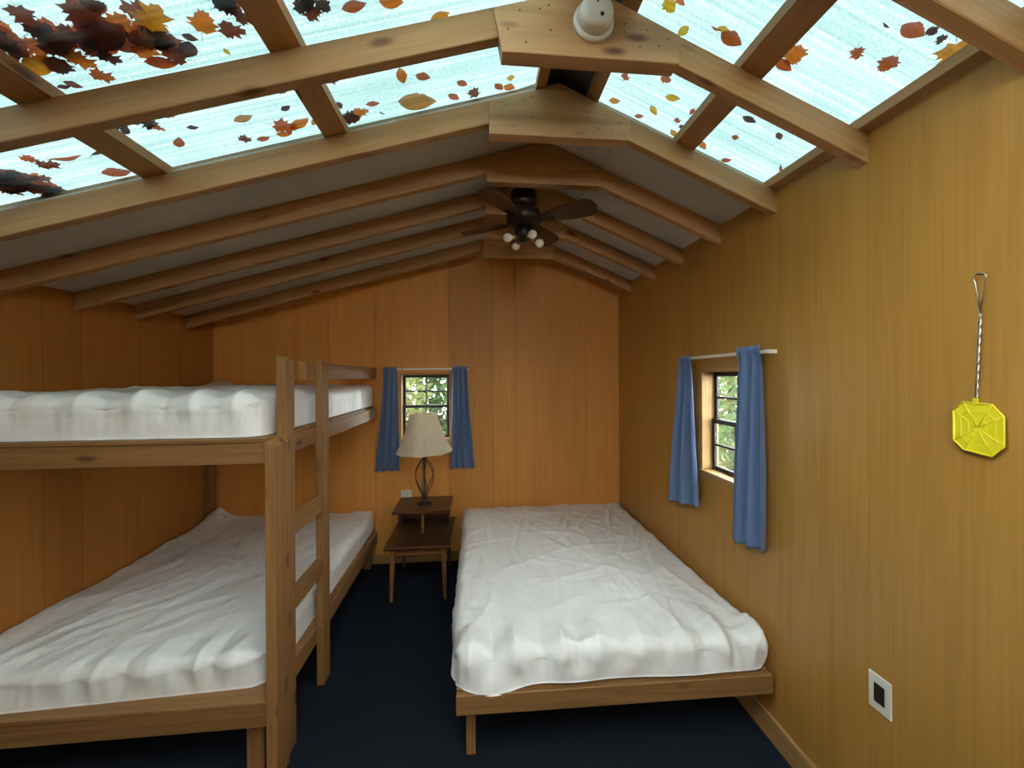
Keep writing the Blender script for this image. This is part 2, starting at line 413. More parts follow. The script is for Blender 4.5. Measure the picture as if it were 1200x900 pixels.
# baseboards
bb = box('baseboard_right', (XR - 0.016, YF, 0.0), (XR, YB, 0.115), BASEW, grain='y', bev=0.004); tag(bb, 'brown wooden baseboard along the right wall', kind='structure')
bb = box('baseboard_back', (XL + 0.001, YB - 0.014, 0.0), (XR - 0.017, YB, 0.085), BASEW, bev=0.004); tag(bb, 'brown wooden baseboard along the back wall', kind='structure')

# ------------------------------------------------------------------ ceiling: white boards, rafters, gussets, purlins
def slope_slab(name, x0, x1, y0, y1, t, mat, parent=None, lift=0.0):
    P = [(x0, ztop(x0) + lift), (x1, ztop(x1) + lift), (x1, ztop(x1) + lift + t), (x0, ztop(x0) + lift + t)]
    return prism(name, P, y0, y1, mat, parent, xdir=(1, 0, SL if x1 <= RX + 1e-6 else -SR), bev=0)
ceiling = slope_slab('ceiling', XL - 0.12, RX, 1.650, YB + 0.10, 0.02, CEIL, lift=0.001)
tag(ceiling, 'white ceiling boards above exposed pine rafters', kind='structure')
slope_slab('roof_deck', XL - 0.12, RX, SKY_END + 0.013, YB + 0.12, 0.02, PINE, ceiling, 0.03)
slope_slab('roof_deck', RX, XR + 0.12, SKY_END + 0.013, YB + 0.12, 0.02, PINE, ceiling, 0.03)
slope_slab('ceiling_board', RX, 0.669, 1.650, YB + 0.10, 0.02, CEIL, ceiling, 0.001)
slope_slab('ceiling_board', 0.672, XR + 0.12, 1.650, YB + 0.10, 0.02, CEIL, ceiling, 0.001)
slope_slab('ceiling_board', XL - 0.12, RX, YF - 0.1, SKY_START, 0.02, CEIL, ceiling, 0.001)
slope_slab('ceiling_board', RX, XR + 0.12, YF - 0.1, SKY_START, 0.02, CEIL, ceiling, 0.001)
for i, y in enumerate(RAF_Y):
    if y < YF + 0.05: continue
    for (x0, x1) in ((XL - 0.06, RX), (RX, XR + 0.05)):
        P = [(x0, zbot(x0)), (x1, zbot(x1)), (x1, ztop(x1)), (x0, ztop(x0))]
        prism('rafter', P, y, y + RT, PINE, ceiling, xdir=(1, 0, SL if x1 == RX else -SR), bev=0.0025)
    bl = 0.085 if abs(y - 1.216) < 1e-3 else 0.057
    P = [(bl, 2.722), (0.667, 2.722), (0.672, ztop(0.672) - 0.012), (0.425, 2.925), (0.295, 2.925), (0.058, ztop(0.058) - 0.012)]
    g = prism('gusset', P, y - 0.012, y + 0.044, PINE_PLY, ceiling, bev=0.002)
    if y > 1.0:
        rnd = random.Random(i); gs = []
        for (nx, nz) in [(0.11, 2.80), (0.13, 2.845), (0.17, 2.765), (0.2, 2.86), (0.25, 2.81), (0.24, 2.885), (0.47, 2.80), (0.49, 2.845), (0.53, 2.765), (0.56, 2.825), (0.60, 2.775), (0.63, 2.80)]:
            a = rnd.uniform(-0.012, 0.012)
            v, f = lathe_geo([(0.0028, 0), (0.0028, 0.0012)], 8)
            gs.append(([Vector((nx + a + p[0], y - 0.012 - p[2], nz + a + p[1])) for p in v], f))
        v, f = merge_geo(*gs); tag(link('nail_heads', mesh('nail_heads', v, f), NAIL, g), kind='stuff')
PUR = [(-1.97, -1.88), (-1.30, -1.21), (-0.615, -0.526), (0.258, 0.303), (0.488, 0.53), (0.888, 0.968), (1.322, 1.40), (XL - 0.09, XL + 0.0)]
for (x0, x1) in PUR:
    P = [(x0, ztop(x0)), (x1, ztop(x1)), (x1, ztop(x1) + 0.036), (x0, ztop(x0) + 0.036)]
    c = Vector(((x0 + x1) / 2, 0, 0)); o = prism('purlin', P, SKY_START, SKY_END - 0.015, PINE, ceiling, xdir=(1, 0, 0), bev=0)
    # grain along y: rebuild the frame
    M = frame(o.matrix_world.translation, (0, 1, 0)); o.data.transform(M.inverted() @ o.matrix_world); o.matrix_world = M
for (x0, x1) in ((XL - 0.09, RX), (RX, XR + 0.05)):
    P = [(x0, ztop(x0)), (x1, ztop(x1)), (x1, ztop(x1) + 0.06), (x0, ztop(x0) + 0.06)]
    prism('closure_board', P, SKY_END - 0.014, SKY_END + 0.012, PINE, ceiling, xdir=(1, 0, SL if x1 == RX else -SR), bev=0)
    prism('closure_board', P, SKY_START - 0.03, SKY_START, PINE, ceiling, xdir=(1, 0, SL if x1 == RX else -SR), bev=0)
# metal ridge cap
cap = [(0.20, 0.085), (RX, 0.10), (0.56, 0.085)]
P = [(x, ztop(x) + h) for x, h in cap] + [(x, ztop(x) + h - 0.012) for x, h in cap[::-1]]
prism('ridge_cap', P, SKY_END + 0.02, YB + 0.1, RIDGE_METAL, ceiling, bev=0)
P = [(0.29, ztop(0.29) + 0.036), (RX, ztop(RX) + 0.045), (0.50, ztop(0.50) + 0.036), (0.50, ztop(0.50) + 0.046), (RX, ztop(RX) + 0.055), (0.29, ztop(0.29) + 0.046)]
prism('ridge_flashing', P, SKY_START, SKY_END, RIDGE_METAL, ceiling, bev=0)

# ------------------------------------------------------------------ translucent ribbed skylight sheets
skylight = empty('window_3', (RX, 0.2, ztop(RX)))
tag(skylight, 'translucent pale green ribbed skylight sheets over the rafters', kind='structure')
def sheet(x0, x1, y0, y1, mt=None):
    n = int((y1 - y0) / 0.0085); M = frame((x0, y0, ztop(x0) + 0.040), (x1 - x0, 0, ztop(x1) - ztop(x0))); Mi = M.inverted()
    vs, fs = [], []
    for j in range(n + 1):
        y = y0 + (y1 - y0) * j / n
        ph = (y % 0.068) / 0.068
        h = 0.009 * (0.5 - 0.5 * math.cos(2 * PI * ph)) ** 1.5
        for x in (x0, x1): vs.append(Mi @ Vector((x, y, ztop(x) + 0.040 + h)))
    for j in range(n): fs.append((2 * j, 2 * j + 1, 2 * j + 3, 2 * j + 2))
    o = link('corrugated_sheet', mesh('corrugated_sheet', vs, fs, True), mt or SHEET, skylight, M); return o
yy = SKY_START
FILL_TO = 0.80      # clear panels added out of view to brighten the room
for y1_, y2_, cl in ((SKY_START, -0.28, 0), (-0.28, FILL_TO, 1), (FILL_TO, 1.23, 0), (1.23, SKY_END, 0)):
    if cl: sheet(XL - 0.12, -0.57, y1_, y2_); sheet(-0.57, 0.31, y1_, y2_, SHEET_FILL)
    else: sheet(XL - 0.12, 0.31, y1_, y2_)
for y1_, y2_, cl in ((SKY_START, -0.95, 0), (-0.95, 0.02, 1), (0.02, 0.84, 0), (0.84, SKY_END, 0)):
    sheet(0.483, XR + 0.12, y1_, y2_, SHEET_FILL if cl else None)

# ------------------------------------------------------------------ windows
def make_window(name, a0, a1, z0, z1, place, axis, label):
    """liner boards, two dark sashes of 2x2 panes; place(a, d, z) maps wall coordinates, d = depth outwards"""
    root = empty(name, place((a0 + a1) / 2, 0.05, z0)); tag(root, label, kind='structure')
    def bar(nm, A0, A1, D0, D1, Z0, Z1, mat, par, grain):
        p, q = Vector(place(A0, D0, Z0)), Vector(place(A1, D1, Z1))
        lo = Vector(map(min, p, q)); hi = Vector(map(max, p, q))
        return box(nm, lo, hi, mat, par, grain, 0.0015)
    t = 0.016
    h = axis
    bar('jamb', a0, a0 + t, -0.004, WT, z0 + t, z1 - t, LINER, root, 'z'); bar('jamb', a1 - t, a1, -0.004, WT, z0 + t, z1 - t, LINER, root, 'z')
    bar('head_jamb', a0, a1, -0.004, WT, z1 - t, z1, LINER, root, h); bar('sill', a0, a1, -0.012, WT, z0, z0 + t, LINER, root, h)
    A0, A1, Z0, Z1 = a0 + t, a1 - t, z0 + t, z1 - t; zm = (Z0 + Z1) / 2; s = 0.026; am = (A0 + A1) / 2
    for (zz0, zz1, d0) in ((Z0, zm + 0.012, 0.058), (zm - 0.012, Z1, 0.074)):
        sash = bar('sash', A0, A0 + s, d0, d0 + 0.018, zz0, zz1, SASH, root, 'z')
        bar('stile', A1 - s, A1, d0, d0 + 0.018, zz0, zz1, SASH, sash, 'z')
        bar('rail', A0 + s, A1 - s, d0, d0 + 0.018, zz0, zz0 + s, SASH, sash, h); bar('rail', A0 + s, A1 - s, d0, d0 + 0.018, zz1 - s, zz1, SASH, sash, h)
        bar('muntin', am - 0.007, am + 0.007, d0 + 0.002, d0 + 0.016, zz0 + s, zz1 - s, SASH, sash, 'z')
        zc = (zz0 + zz1) / 2
        bar('muntin', A0 + s, am - 0.007, d0 + 0.002, d0 + 0.016, zc - 0.007, zc + 0.007, SASH, sash, h)
        bar('muntin', am + 0.007, A1 - s, d0 + 0.002, d0 + 0.016, zc - 0.007, zc + 0.007, SASH, sash, h)
        for (p0, p1) in ((A0 + s, am - 0.007), (am + 0.007, A1 - s)):
            for (q0, q1) in ((zz0 + s, zc - 0.007), (zc + 0.007, zz1 - s)):
                bar('pane', p0, p1, d0 + 0.007, d0 + 0.011, q0, q1, GLASS, sash, h)
    return root
LINER = wood_mat('window_liner', (0.50, 0.29, 0.11), (0.36, 0.19, 0.065), knots=False)
make_window('window_1', *WIN_B, lambda a, d, z: (a, YB + d, z), 'x', 'small dark-sashed window in the back wall behind the lamp')
make_window('added_gable_window', *WIN_F, lambda a, d, z: (a, YF - d, z), 'x', 'wide unseen gable window added for light, high in the wall behind the viewpoint')
make_window('window_2', *WIN_R, lambda a, d, z: (XR + d, a, z), 'y', 'small dark-sashed window set in the right wall')
# ------------------------------------------------------------------ mattresses
def mattress(name, x0, x1, y0, y1, z0, z1, parent, seed, rad=0.05, fold=0.012, wrinkle=0.010, crown=0.015, peak=None, sag=0.0, skew=None, seam=0.42, creases=60, cdir=None, camp=0.006, droop=None):
    h = z1 - z0; nx = int((x1 - x0) / 0.0095) + 22; ny = int((y1 - y0) / 0.0095) + 22
    cx_, cy_ = (x0 + x1) / 2, (y0 + y1) / 2
    def prof(L, n):
        tot = L - rad + rad * PI / 2 + (h - rad)
        a = np.linspace(-tot, tot, n); s = np.abs(a); sg = np.sign(a)
        pos = np.where(s < L - rad, s, np.where(s < L - rad + rad * PI / 2, L - rad + rad * np.sin(np.clip((s - (L - rad)) / rad, 0, PI / 2)), L))
        drop = np.where(s < L - rad, 0, np.where(s < L - rad + rad * PI / 2, rad * (1 - np.cos(np.clip((s - (L - rad)) / rad, 0, PI / 2))), rad + (s - (L - rad + rad * PI / 2))))
        return sg * pos, drop, tot - s
    px, dx, ex = prof((x1 - x0) / 2, nx); py, dy, ey = prof((y1 - y0) / 2, ny)
    X, Y = np.meshgrid(px, py, indexing='ij'); DX, DY = np.meshgrid(dx, dy, indexing='ij'); EX, EY = np.meshgrid(ex, ey, indexing='ij')
    D = np.minimum((DX ** 3 + DY ** 3) ** (1 / 3), h)
    # rounded plan corners
    rc = 0.09; hx, hy = (x1 - x0) / 2, (y1 - y0) / 2
    qx = np.abs(X) - (hx - rc); qy = np.abs(Y) - (hy - rc)
    m_ = (qx > 0) & (qy > 0); rr = np.hypot(qx, qy); k = np.where(m_ & (rr > rc), rc / np.maximum(rr, 1e-6), 1.0)
    X = np.where(m_, np.sign(X) * ((hx - rc) + qx * k), X); Y = np.where(m_, np.sign(Y) * ((hy - rc) + qy * k), Y)
    u = X / hx; v = Y / hy
    Z = z1 - D + crown * np.clip(1 - u ** 2, 0, 1) * np.clip(1 - v ** 2, 0, 1)
    o = seed * 13.7
    # long soft wrinkles, warped so that they wander
    wx = X + 0.25 * fbm(X * 1.6 + o, Y * 1.6); wy = Y + 0.25 * fbm(X * 1.6 + 40 + o, Y * 1.6 + 9)
    a1 = 0.5 + seed * 0.4
    U = wx * math.cos(a1) + wy * math.sin(a1); V = -wx * math.sin(a1) + wy * math.cos(a1)
    W = wrinkle * (1.6 * (ridge(U * 2.0 + o, V * 6.0) - 0.45) + 0.9 * (ridge(U * 6.0 + 5, V * 3.0 + o) - 0.45)) * np.clip(0.25 + 1.6 * (fbm(X * 1.4 + o, Y * 1.4 + 3) + 0.35), 0.1, 1.3)
    # gathers running inwards from the hems
    gx = ridge((Y + 0.35 * (np.abs(X))) * 9 + o, X * 1.2 + 7) - 0.4; gy = ridge((X + 0.35 * np.abs(Y)) * 9 + o + 3, Y * 1.2) - 0.4
    G = fold * (gx * np.exp(-EX / 0.22) + gy * np.exp(-EY / 0.22))
    # crease lines: sharp little ridges, each along its own stretch
    rng = np.random.RandomState(int(seed * 31)); CR = np.zeros_like(X)
    for _ in range(creases):
        pxc, pyc = rng.uniform(-hx, hx), rng.uniform(-hy, hy)
        an = rng.uniform(0, PI) if cdir is None else rng.normal(cdir, 0.28)
        ln = rng.uniform(0.10, 0.42); wd = rng.uniform(0.010, 0.020); am = camp * rng.uniform(0.3, 1.0) * rng.choice([1, 1, -0.7])
        rx, ry = X - pxc, Y - pyc; al = rx * math.cos(an) + ry * math.sin(an); ac = -rx * math.sin(an) + ry * math.cos(an) + 0.10 * al * al * rng.uniform(-2, 2)
        CR += am * np.exp(-np.abs(ac) / wd) * np.exp(-(al / ln) ** 2)
    # puckered, pointed folds over the foot edge
    fx_ = X * 5.2 + 1.4 * fbm(X * 3 + o, Y * 0 + 2); tri = np.abs((fx_ % 1.0) * 2 - 1)
    PK = fold * 2.3 * (tri - 0.5) * np.exp(-((DY - 0.02) / 0.075) ** 2) * (Y < 0) * np.exp(-np.clip(EY - h - 0.10, 0, 1) / 0.07) * (0.35 + vnoise(X * 4 + o, X * 0))
    # seam cord round the side
    side = np.maximum(DX, DY); cord = 0.0035 * np.exp(-((side - h * seam) / 0.006) ** 2)
    N = np.stack([np.sign(X) * (DX / (h * 1.0)), np.sign(Y) * (DY / h), np.ones_like(X) * np.clip(1 - np.maximum(DX, DY) / rad, 0, 1) + 0.05], -1)
    N /= np.linalg.norm(N, axis=-1, keepdims=True)
    disp = (W + G + CR + PK) * np.clip(1.05 - (D / h) ** 4, 0.0, 1) + cord
    Xo = X + N[..., 0] * disp; Yo = Y + N[..., 1] * disp; Zo = Z + N[..., 2] * disp
    if sag: Zo = Zo - sag * (np.clip(-v, 0, 1)) ** 2 * np.clip(1 - u ** 2, 0, 1)
    if peak is not None:
        for (pxx, pyy, ph, pr) in peak:
            q = np.hypot(X + cx_ - pxx, (Y + cy_ - pyy))
            Zo = Zo + ph * np.exp(-(q / pr) ** 1.4) * (0.75 + 0.5 * ridge(X * 14, Y * 14))
    if skew is not None: Yo = Yo + skew * np.clip(-v, 0, 1) * u
    Zo = np.maximum(Zo, z0 + 0.001)
    if droop is not None:
        for (dxx, dw, dz, dy) in droop:
            q = np.exp(-((X + cx_ - dxx) / dw) ** 2) * (Y < 0) * np.clip((DY - 0.03) / (h - 0.03), 0, 1)
            Zo = Zo - dz * q ** 2; Yo = Yo - dy * q
    vs = np.stack([Xo, Yo, Zo - z0], -1).reshape(-1, 3)
    vs[:, 0] = np.clip(vs[:, 0], XL + 0.006 - cx_, XR - 0.006 - cx_); vs[:, 1] = np.minimum(vs[:, 1], YB - 0.008 - cy_)
    fs = []
    for i in range(nx - 1):
        for j in range(ny - 1):
            a = i * ny + j; fs.append((a, a + ny, a + ny + 1, a + 1))
    ring = [i * ny for i in range(nx)] + [(nx - 1) * ny + j for j in range(1, ny)] + [i * ny + ny - 1 for i in range(nx - 2, -1, -1)] + [j for j in range(ny - 2, 0, -1)]
    fs.append(tuple(ring))
    me = bpy.data.meshes.new(name); me.from_pydata(vs.tolist(), [], fs); me.update()
    me.polygons.foreach_set('use_smooth', [True] * len(me.polygons))
    return link(name, me, VINYL, parent, Matrix.Translation((cx_, cy_, z0)))

# ------------------------------------------------------------------ bunk bed
bunk = empty('bunk_bed', (-1.6, 2.6, 0))
tag(bunk, 'rough pine bunk bed with built-in ladder against the left wall', 'bunk bed')
BX0, BX1, BY0, BY1 = XL + 0.006, -0.89, 1.70, YB - 0.018
def deck(z0, z1, nm):
    box(nm + '_end_board', (BX0, BY0, z0), (-0.879, BY0 + RT, z1), BUNK, bunk, 'x', 0.003)
    box(nm + '_side_rail', (BX1 - RT, BY0 + RT + 0.05, z0), (BX1, 3.515, z1), BUNK, bunk, 'y', 0.003)
    box(nm + '_end_board', (BX0, BY1 - RT, z0), (BX1 - RT - 0.001, BY1, z1), BUNK, bunk, 'x', 0.003)
    box(nm + '_side_rail', (BX0, BY0 + RT + 0.001, z0), (BX0 + RT, BY1 - RT - 0.001, z1), BUNK, bunk, 'y', 0.003)
    n = 5; wy = (BY1 - BY0 - 0.006) / n
    for k in range(n):
        y0_ = BY0 - 0.004 + k * wy
        box('deck_plank', (BX0, y0_, z1 + 0.001), (BX1 - (0.045 if k == n - 1 else 0.004) if k else -0.882, y0_ + wy - 0.004, z1 + 0.017), BUNK, bunk, 'x', 0.002)
deck(1.338, 1.428, 'upper'); deck(0.232, 0.324, 'lower')
# corner post, ladder rails, rungs, guard rail, legs
def cut_post(nm, x0, x1, y0, y1, z0, zt, dzx, dzy):
    """upright with a sloping saw cut on top"""
    c = Vector(((x0 + x1) / 2, (y0 + y1) / 2, (z0 + zt) / 2)); M = frame(c, (0, 0, 1), (0, 1, 0)); Mi = M.inverted()
    vs = [Mi @ Vector((x, y, z0)) for x in (x0, x1) for y in (y0, y1)] + [Mi @ Vector((x, y, zt - dzx * (x - x0) / (x1 - x0) - dzy * (y - y0) / (y1 - y0))) for x in (x0, x1) for y in (y0, y1)]
    fs = [(0, 2, 3, 1), (4, 5, 7, 6), (0, 1, 5, 4), (2, 6, 7, 3), (0, 4, 6, 2), (1, 3, 7, 5)]
    me = mesh(nm, vs, fs); bevel_me(me, 0.003); return link(nm, me, BUNK, bunk, M)
cut_post('corner_post', -0.878, -0.836, 1.675, 1.787, 0.0, 1.437, 0.025, -0.01)
cut_post('ladder_rail', -0.889, -0.850, 1.790, 1.882, 0.0, 1.800, 0.022, 0.0)
cut_post('ladder_rail', -0.889, -0.850, 2.205, 2.297, 0.0, 1.815, 0.022, 0.03)
for (z0_, z1_) in ((0.965, 1.060), (0.612, 0.702)):
    box('rung', (-0.889, 1.883, z0_), (-0.853, 2.204, z1_), BUNK, bunk, 'y', 0.003)
box('guard_rail', (-0.93, 2.10, 1.69), (-0.891, 3.515, 1.782), BUNK, bunk, 'y', 0.003)
for (lx, ly) in ((-0.995, 1.745), (BX0 + 0.04, 1.745), (-1.02, 3.50), (BX0 + 0.04, 3.50)):
    box('leg', (lx, ly, 0.0), (lx + 0.07, ly + 0.07, 0.23), BUNK, bunk, 'z', 0.003)
box('corner_post', (BX0, 1.745, 0.345), (BX0 + 0.04, 1.83, 1.337), BUNK, bunk, 'z', 0.003)
box('corner_post', (BX0, 3.47, 0.345), (BX0 + 0.04, 3.55, 1.337), BUNK, bunk, 'z', 0.003)
mu = mattress('mattress', XL + 0.012, -0.925, 1.735, YB - 0.02, 1.446, 1.632, None, 1, rad=0.06, fold=0.02, wrinkle=0.007, crown=0.012, peak=[(-2.2, 3.5, 0.05, 0.09)], seam=0.38, creases=80, camp=0.009)
tag(mu, 'white covered mattress on the upper bunk', 'mattress')
ml = mattress('mattress', XL + 0.012, -0.925, 1.752, YB - 0.02, 0.342, 0.492, None, 2, rad=0.045, fold=0.016, wrinkle=0.014, crown=0.02, peak=[(-2.18, 3.45, 0.11, 0.08)], skew=0.03, seam=0.3, creases=110, cdir=0.75, camp=0.012)
tag(ml, 'creased white covered mattress on the lower bunk', 'mattress')

# ------------------------------------------------------------------ double bed
bed = empty('platform_bed', (0.6, 2.6, 0))
tag(bed, 'low pine platform bed frame against the right wall', 'bed frame')
DX0, DX1, DY0, DY1 = -0.098, 1.337, 1.635, YB - 0.02
box('foot_board', (DX0, DY0, 0.245), (DX1, DY0 + RT, 0.332), BUNK, bed, 'x', 0.003, rotz=math.radians(-0.9), pivot=(DX1, DY0, 0.28))
box('head_board', (DX0, DY1 - RT, 0.245), (DX1, DY1, 0.332), BUNK, bed, 'x', 0.003)
box('side_rail', (DX0, DY0 + RT + 0.03, 0.245), (DX0 + RT, DY1 - RT - 0.001, 0.332), BUNK, bed, 'y', 0.003)
box('side_rail', (DX1 - RT, DY0 + RT + 0.001, 0.245), (DX1, DY1 - RT - 0.001, 0.332), BUNK, bed, 'y', 0.003)
for k in range(5):
    wy = (DY1 - DY0 - 0.05) / 5; y0_ = DY0 + 0.045 + k * wy
    box('deck_plank', (DX0 + 0.002, y0_, 0.333), (DX1 - 0.002, y0_ + wy - 0.004, 0.345), BUNK, bed, 'x', 0.002)
for (lx, ly) in ((-0.058, 1.735), (1.255, 2.45), (-0.058, 3.40), (1.255, 3.40)):
    box('leg', (lx, ly, 0.0), (lx + 0.042, ly + 0.085, 0.2445), BUNK, bed, 'z', 0.003)
md = mattress('mattress', -0.128, 1.346, 1.672, YB - 0.02, 0.346, 0.495, None, 3, rad=0.055, fold=0.026, wrinkle=0.008, crown=0.022, skew=-0.02, seam=9, creases=150, camp=0.011, droop=[(0.06, 0.15, 0.024, 0.034), (0.42, 0.12, 0.0, 0.014), (0.95, 0.2, 0.0, 0.012)])
tag(md, 'wide white covered mattress on the low bed by the right wall', 'mattress')

# ------------------------------------------------------------------ step end table
tbl = empty('step_end_table', (-0.45, 3.2, 0))
tag(tbl, 'dark walnut two-tier step end table between the beds', 'end table')
box('table_top', (-0.705, 2.93, 0.402), (-0.205, 3.545, 0.424), WALNUT, tbl, 'y', 0.008)
box('apron', (-0.655, 2.975, 0.345), (-0.255, 2.993, 0.401), WALNUT_LEG, tbl, 'x', 0.002)
box('apron', (-0.655, 3.49, 0.345), (-0.255, 3.508, 0.401), WALNUT_LEG, tbl, 'x', 0.002)
box('apron', (-0.665, 2.995, 0.345), (-0.65, 3.488, 0.401), WALNUT_LEG, tbl, 'y', 0.002)
box('apron', (-0.262, 2.995, 0.345), (-0.247, 3.488, 0.401), WALNUT_LEG, tbl, 'y', 0.002)
def taper_leg(x, y, ox, oy):
    a, b = 0.020, 0.0115; M = frame((x, y, 0), (0, 0, 1), (0, 1, 0)); Mi = M.inverted()
    vs = [Mi @ Vector((x + ox + sx * b, y + oy + sy * b, 0)) for sx in (-1, 1) for sy in (-1, 1)] + [Mi @ Vector((x + sx * a, y + sy * a, 0.4015)) for sx in (-1, 1) for sy in (-1, 1)]
    me = mesh('leg', vs, [(0, 2, 3, 1), (4, 5, 7, 6), (0, 1, 5, 4), (2, 6, 7, 3), (0, 4, 6, 2), (1, 3, 7, 5)]); bevel_me(me, 0.003)
    link('leg', me, WALNUT_LEG, tbl, M)
for sx in (-1, 1):
    for sy in (-1, 1): taper_leg(-0.455 + sx * 0.19, 3.245 + sy * 0.255, sx * 0.012, sy * 0.012)
box('upper_shelf', (-0.692, 3.150, 0.594), (-0.222, 3.545, 0.614), WALNUT, tbl, 'x', 0.007)
lathe('spindle', [(0.013, 0.0), (0.013, 0.018), (0.009, 0.026), (0.013, 0.05), (0.0145, 0.075), (0.010, 0.088), (0.014, 0.097), (0.010, 0.106), (0.0145, 0.125), (0.011, 0.15), (0.013, 0.17)], WALNUT_LEG, tbl, Matrix.Translation((-0.452, 3.20, 0.424)), 20)
box('back_panel', (-0.672, 3.515, 0.425), (-0.242, 3.533, 0.593), WALNUT, tbl, 'x', 0.002)
for x in (-0.672, -0.258): box('side_panel', (x, 3.33, 0.425), (x + 0.016, 3.514, 0.593), WALNUT, tbl, 'y', 0.002)

# ------------------------------------------------------------------ table lamp
LX, LY, LZ = -0.452, 3.33, 0.6145
lamp = empty('table_lamp', (LX, LY, LZ))
tag(lamp, 'table lamp with pleated cream shade and twisted black iron base', 'lamp')
T = Matrix.Translation
lathe('base', [(0.062, 0), (0.064, 0.006), (0.055, 0.014), (0.03, 0.022), (0.016, 0.03), (0.012, 0.06), (0.012, 0.07)], IRON, lamp, T((LX, LY, LZ)))
tube('stem', [(LX, LY, LZ + 0.06), (LX, LY, LZ + 0.47)], 0.006, IRON, lamp)
for k in range(6):
    pts = []
    for i in range(25):
        t = i / 24; r = 0.014 + 0.098 * (math.sin(PI * min(1, t * 1.0)) ** 1.3) * (0.35 + 0.75 * t ** 1.1) ; r = min(r, 0.1)
        a = k * PI / 3 + 0.25 + 1.0 * (1 - t); pts.append((LX + r * math.cos(a), LY + r * math.sin(a), LZ + 0.045 + 0.355 * t))
    tube('iron_strand', pts, 0.0042, IRON, lamp, 6)
lathe('socket', [(0.014, 0), (0.018, 0.004), (0.018, 0.05), (0.012, 0.06)], IRON, lamp, T((LX, LY, LZ + 0.395)), 20)
def shade_mesh():
    n = 288; vs, fs = [], []; H = 0.325
    rows = 12; layers = []
    for inner in (0, 1):
        for j in range(rows + 1):
            t = j / rows; z = H * t; R = 0.222 + (0.108 - 0.222) * t + 0.012 * (1 - t) ** 6 - 0.006 * math.sin(PI * t)
            for k in range(n):
                a = 2 * PI * k / n; pl = 0.0022 * (1 if k % 4 < 2 else -1) * (0.5 + 0.5 * (1 - t))
                r = R + pl + 0.004 * (1 - t) * math.sin(a * 9) - inner * 0.003
                vs.append((r * math.cos(a), r * math.sin(a), z + (0.004 * math.sin(a * 9) * (1 - t) if j == 0 else 0)))
    N = (rows + 1) * n
    for L0 in (0, N):
        for j in range(rows):
            for k in range(n): q = (L0 + j * n + k, L0 + j * n + (k + 1) % n, L0 + (j + 1) * n + (k + 1) % n, L0 + (j + 1) * n + k); fs.append(q)
    for k in range(n):
        fs.append((k, (k + 1) % n, N + (k + 1) % n, N + k)); b = rows * n; fs.append((b + k, b + (k + 1) % n, N + b + (k + 1) % n, N + b + k))
    return mesh('lamp_shade', vs, fs)
link('lamp_shade', shade_mesh(), SHADE, lamp, T((LX, LY, LZ + 0.448)) @ Matrix.Rotation(math.radians(-1.2), 4, 'Y'))
tube('harp', [(LX + 0.06 * math.sin(PI * i / 16) * (1 if 1 else 0), LY, LZ + 0.44 + 0.32 * i / 16) for i in range(17)], 0.002, BRASS, lamp, 6)
lathe('bulb', [(0.012, 0), (0.014, 0.02), (0.028, 0.06), (0.03, 0.08), (0.02, 0.105), (0.004, 0.113)], GLOBE, lamp, T((LX, LY, LZ + 0.455)), 20)
lathe('finial', [(0.002, 0), (0.007, 0.004), (0.009, 0.012), (0.004, 0.02)], BRASS, lamp, T((LX, LY, LZ + 0.765)), 12)

# ------------------------------------------------------------------ curtains and rods
def curtain(place, a_top, a_bot, z_top, z_bot, d0, folds, seed, label, ztilt=0.0, swing=0.0, hem=True):
    """place(a, d, z): a along the wall, d out from the wall"""
    nu, nv = 110, 60; vs, fs = [], []
    rnd = random.Random(seed); phs = [rnd.uniform(0, 6.28) for _ in range(4)]
    lay = []
    for j in range(nv + 1):
        t = j / nv
        e = t ** 1.2
        a0 = a_top[0] + (a_bot[0] - a_top[0]) * e; a1 = a_top[1] + (a_bot[1] - a_top[1]) * e
        for i in range(nu + 1):
            s = i / nu
            z = z_top + (z_bot + ztilt * (s - 0.5) - z_top) * t
            ph = folds * 2 * PI * (s + 0.05 * math.sin(3.1 * s + phs[0])) + 0.6 * math.sin(2.2 * t + phs[1])
            wide = 0.010 + 0.015 * min(1, t * 1.6)
            d = d0 + wide * math.sin(ph) + 0.006 * math.sin(ph * 0.37 + phs[2] + 1.5 * t) + swing * t
            gather = max(0, 1 - t / 0.09)
            d += 0.003 * gather * math.sin(s * 95 + phs[3]) + (0.064 - d) * gather
            if t < 0.045: d += 0.008 * math.sin(PI * t / 0.045)
            if hem and 0.865 < t < 0.885: d -= 0.0022
            aa = a0 + (a1 - a0) * s + 0.006 * math.cos(ph) * min(1, t * 2)
            vs.append((aa, d, z + 0.004 * math.sin(s * 40 + seed) * (1 - min(1, t * 30))))
    W = nu + 1; N = len(vs)
    vs += [(a, d + 0.0016, z) for (a, d, z) in vs]
    for j in range(nv):
        for i in range(nu):
            a = j * W + i; fs.append((a, a + 1, a + W + 1, a + W)); fs.append((N + a, N + a + W, N + a + W + 1, N + a + 1))
    for i in range(nu): fs.append((i, N + i, N + i + 1, i + 1)); b = nv * W + i; fs.append((b, b + 1, N + b + 1, N + b))
    for j in range(nv): a = j * W; fs.append((a, a + W, N + a + W, N + a)); a = j * W + nu; fs.append((a, N + a, N + a + W, a + W))
    P = [Vector(place(*p)) for p in vs]; c = Vector(place((a_top[0] + a_top[1]) / 2, d0, z_top))
    o = link('curtain', mesh('curtain', [p - c for p in P], fs, True), CURTAIN, None, T(c))
    return tag(o, label, 'curtain', 'blue curtain panels')
plB = lambda a, d, z: (a, YB - d, z)
plR = lambda a, d, z: (XR - d, a, z)
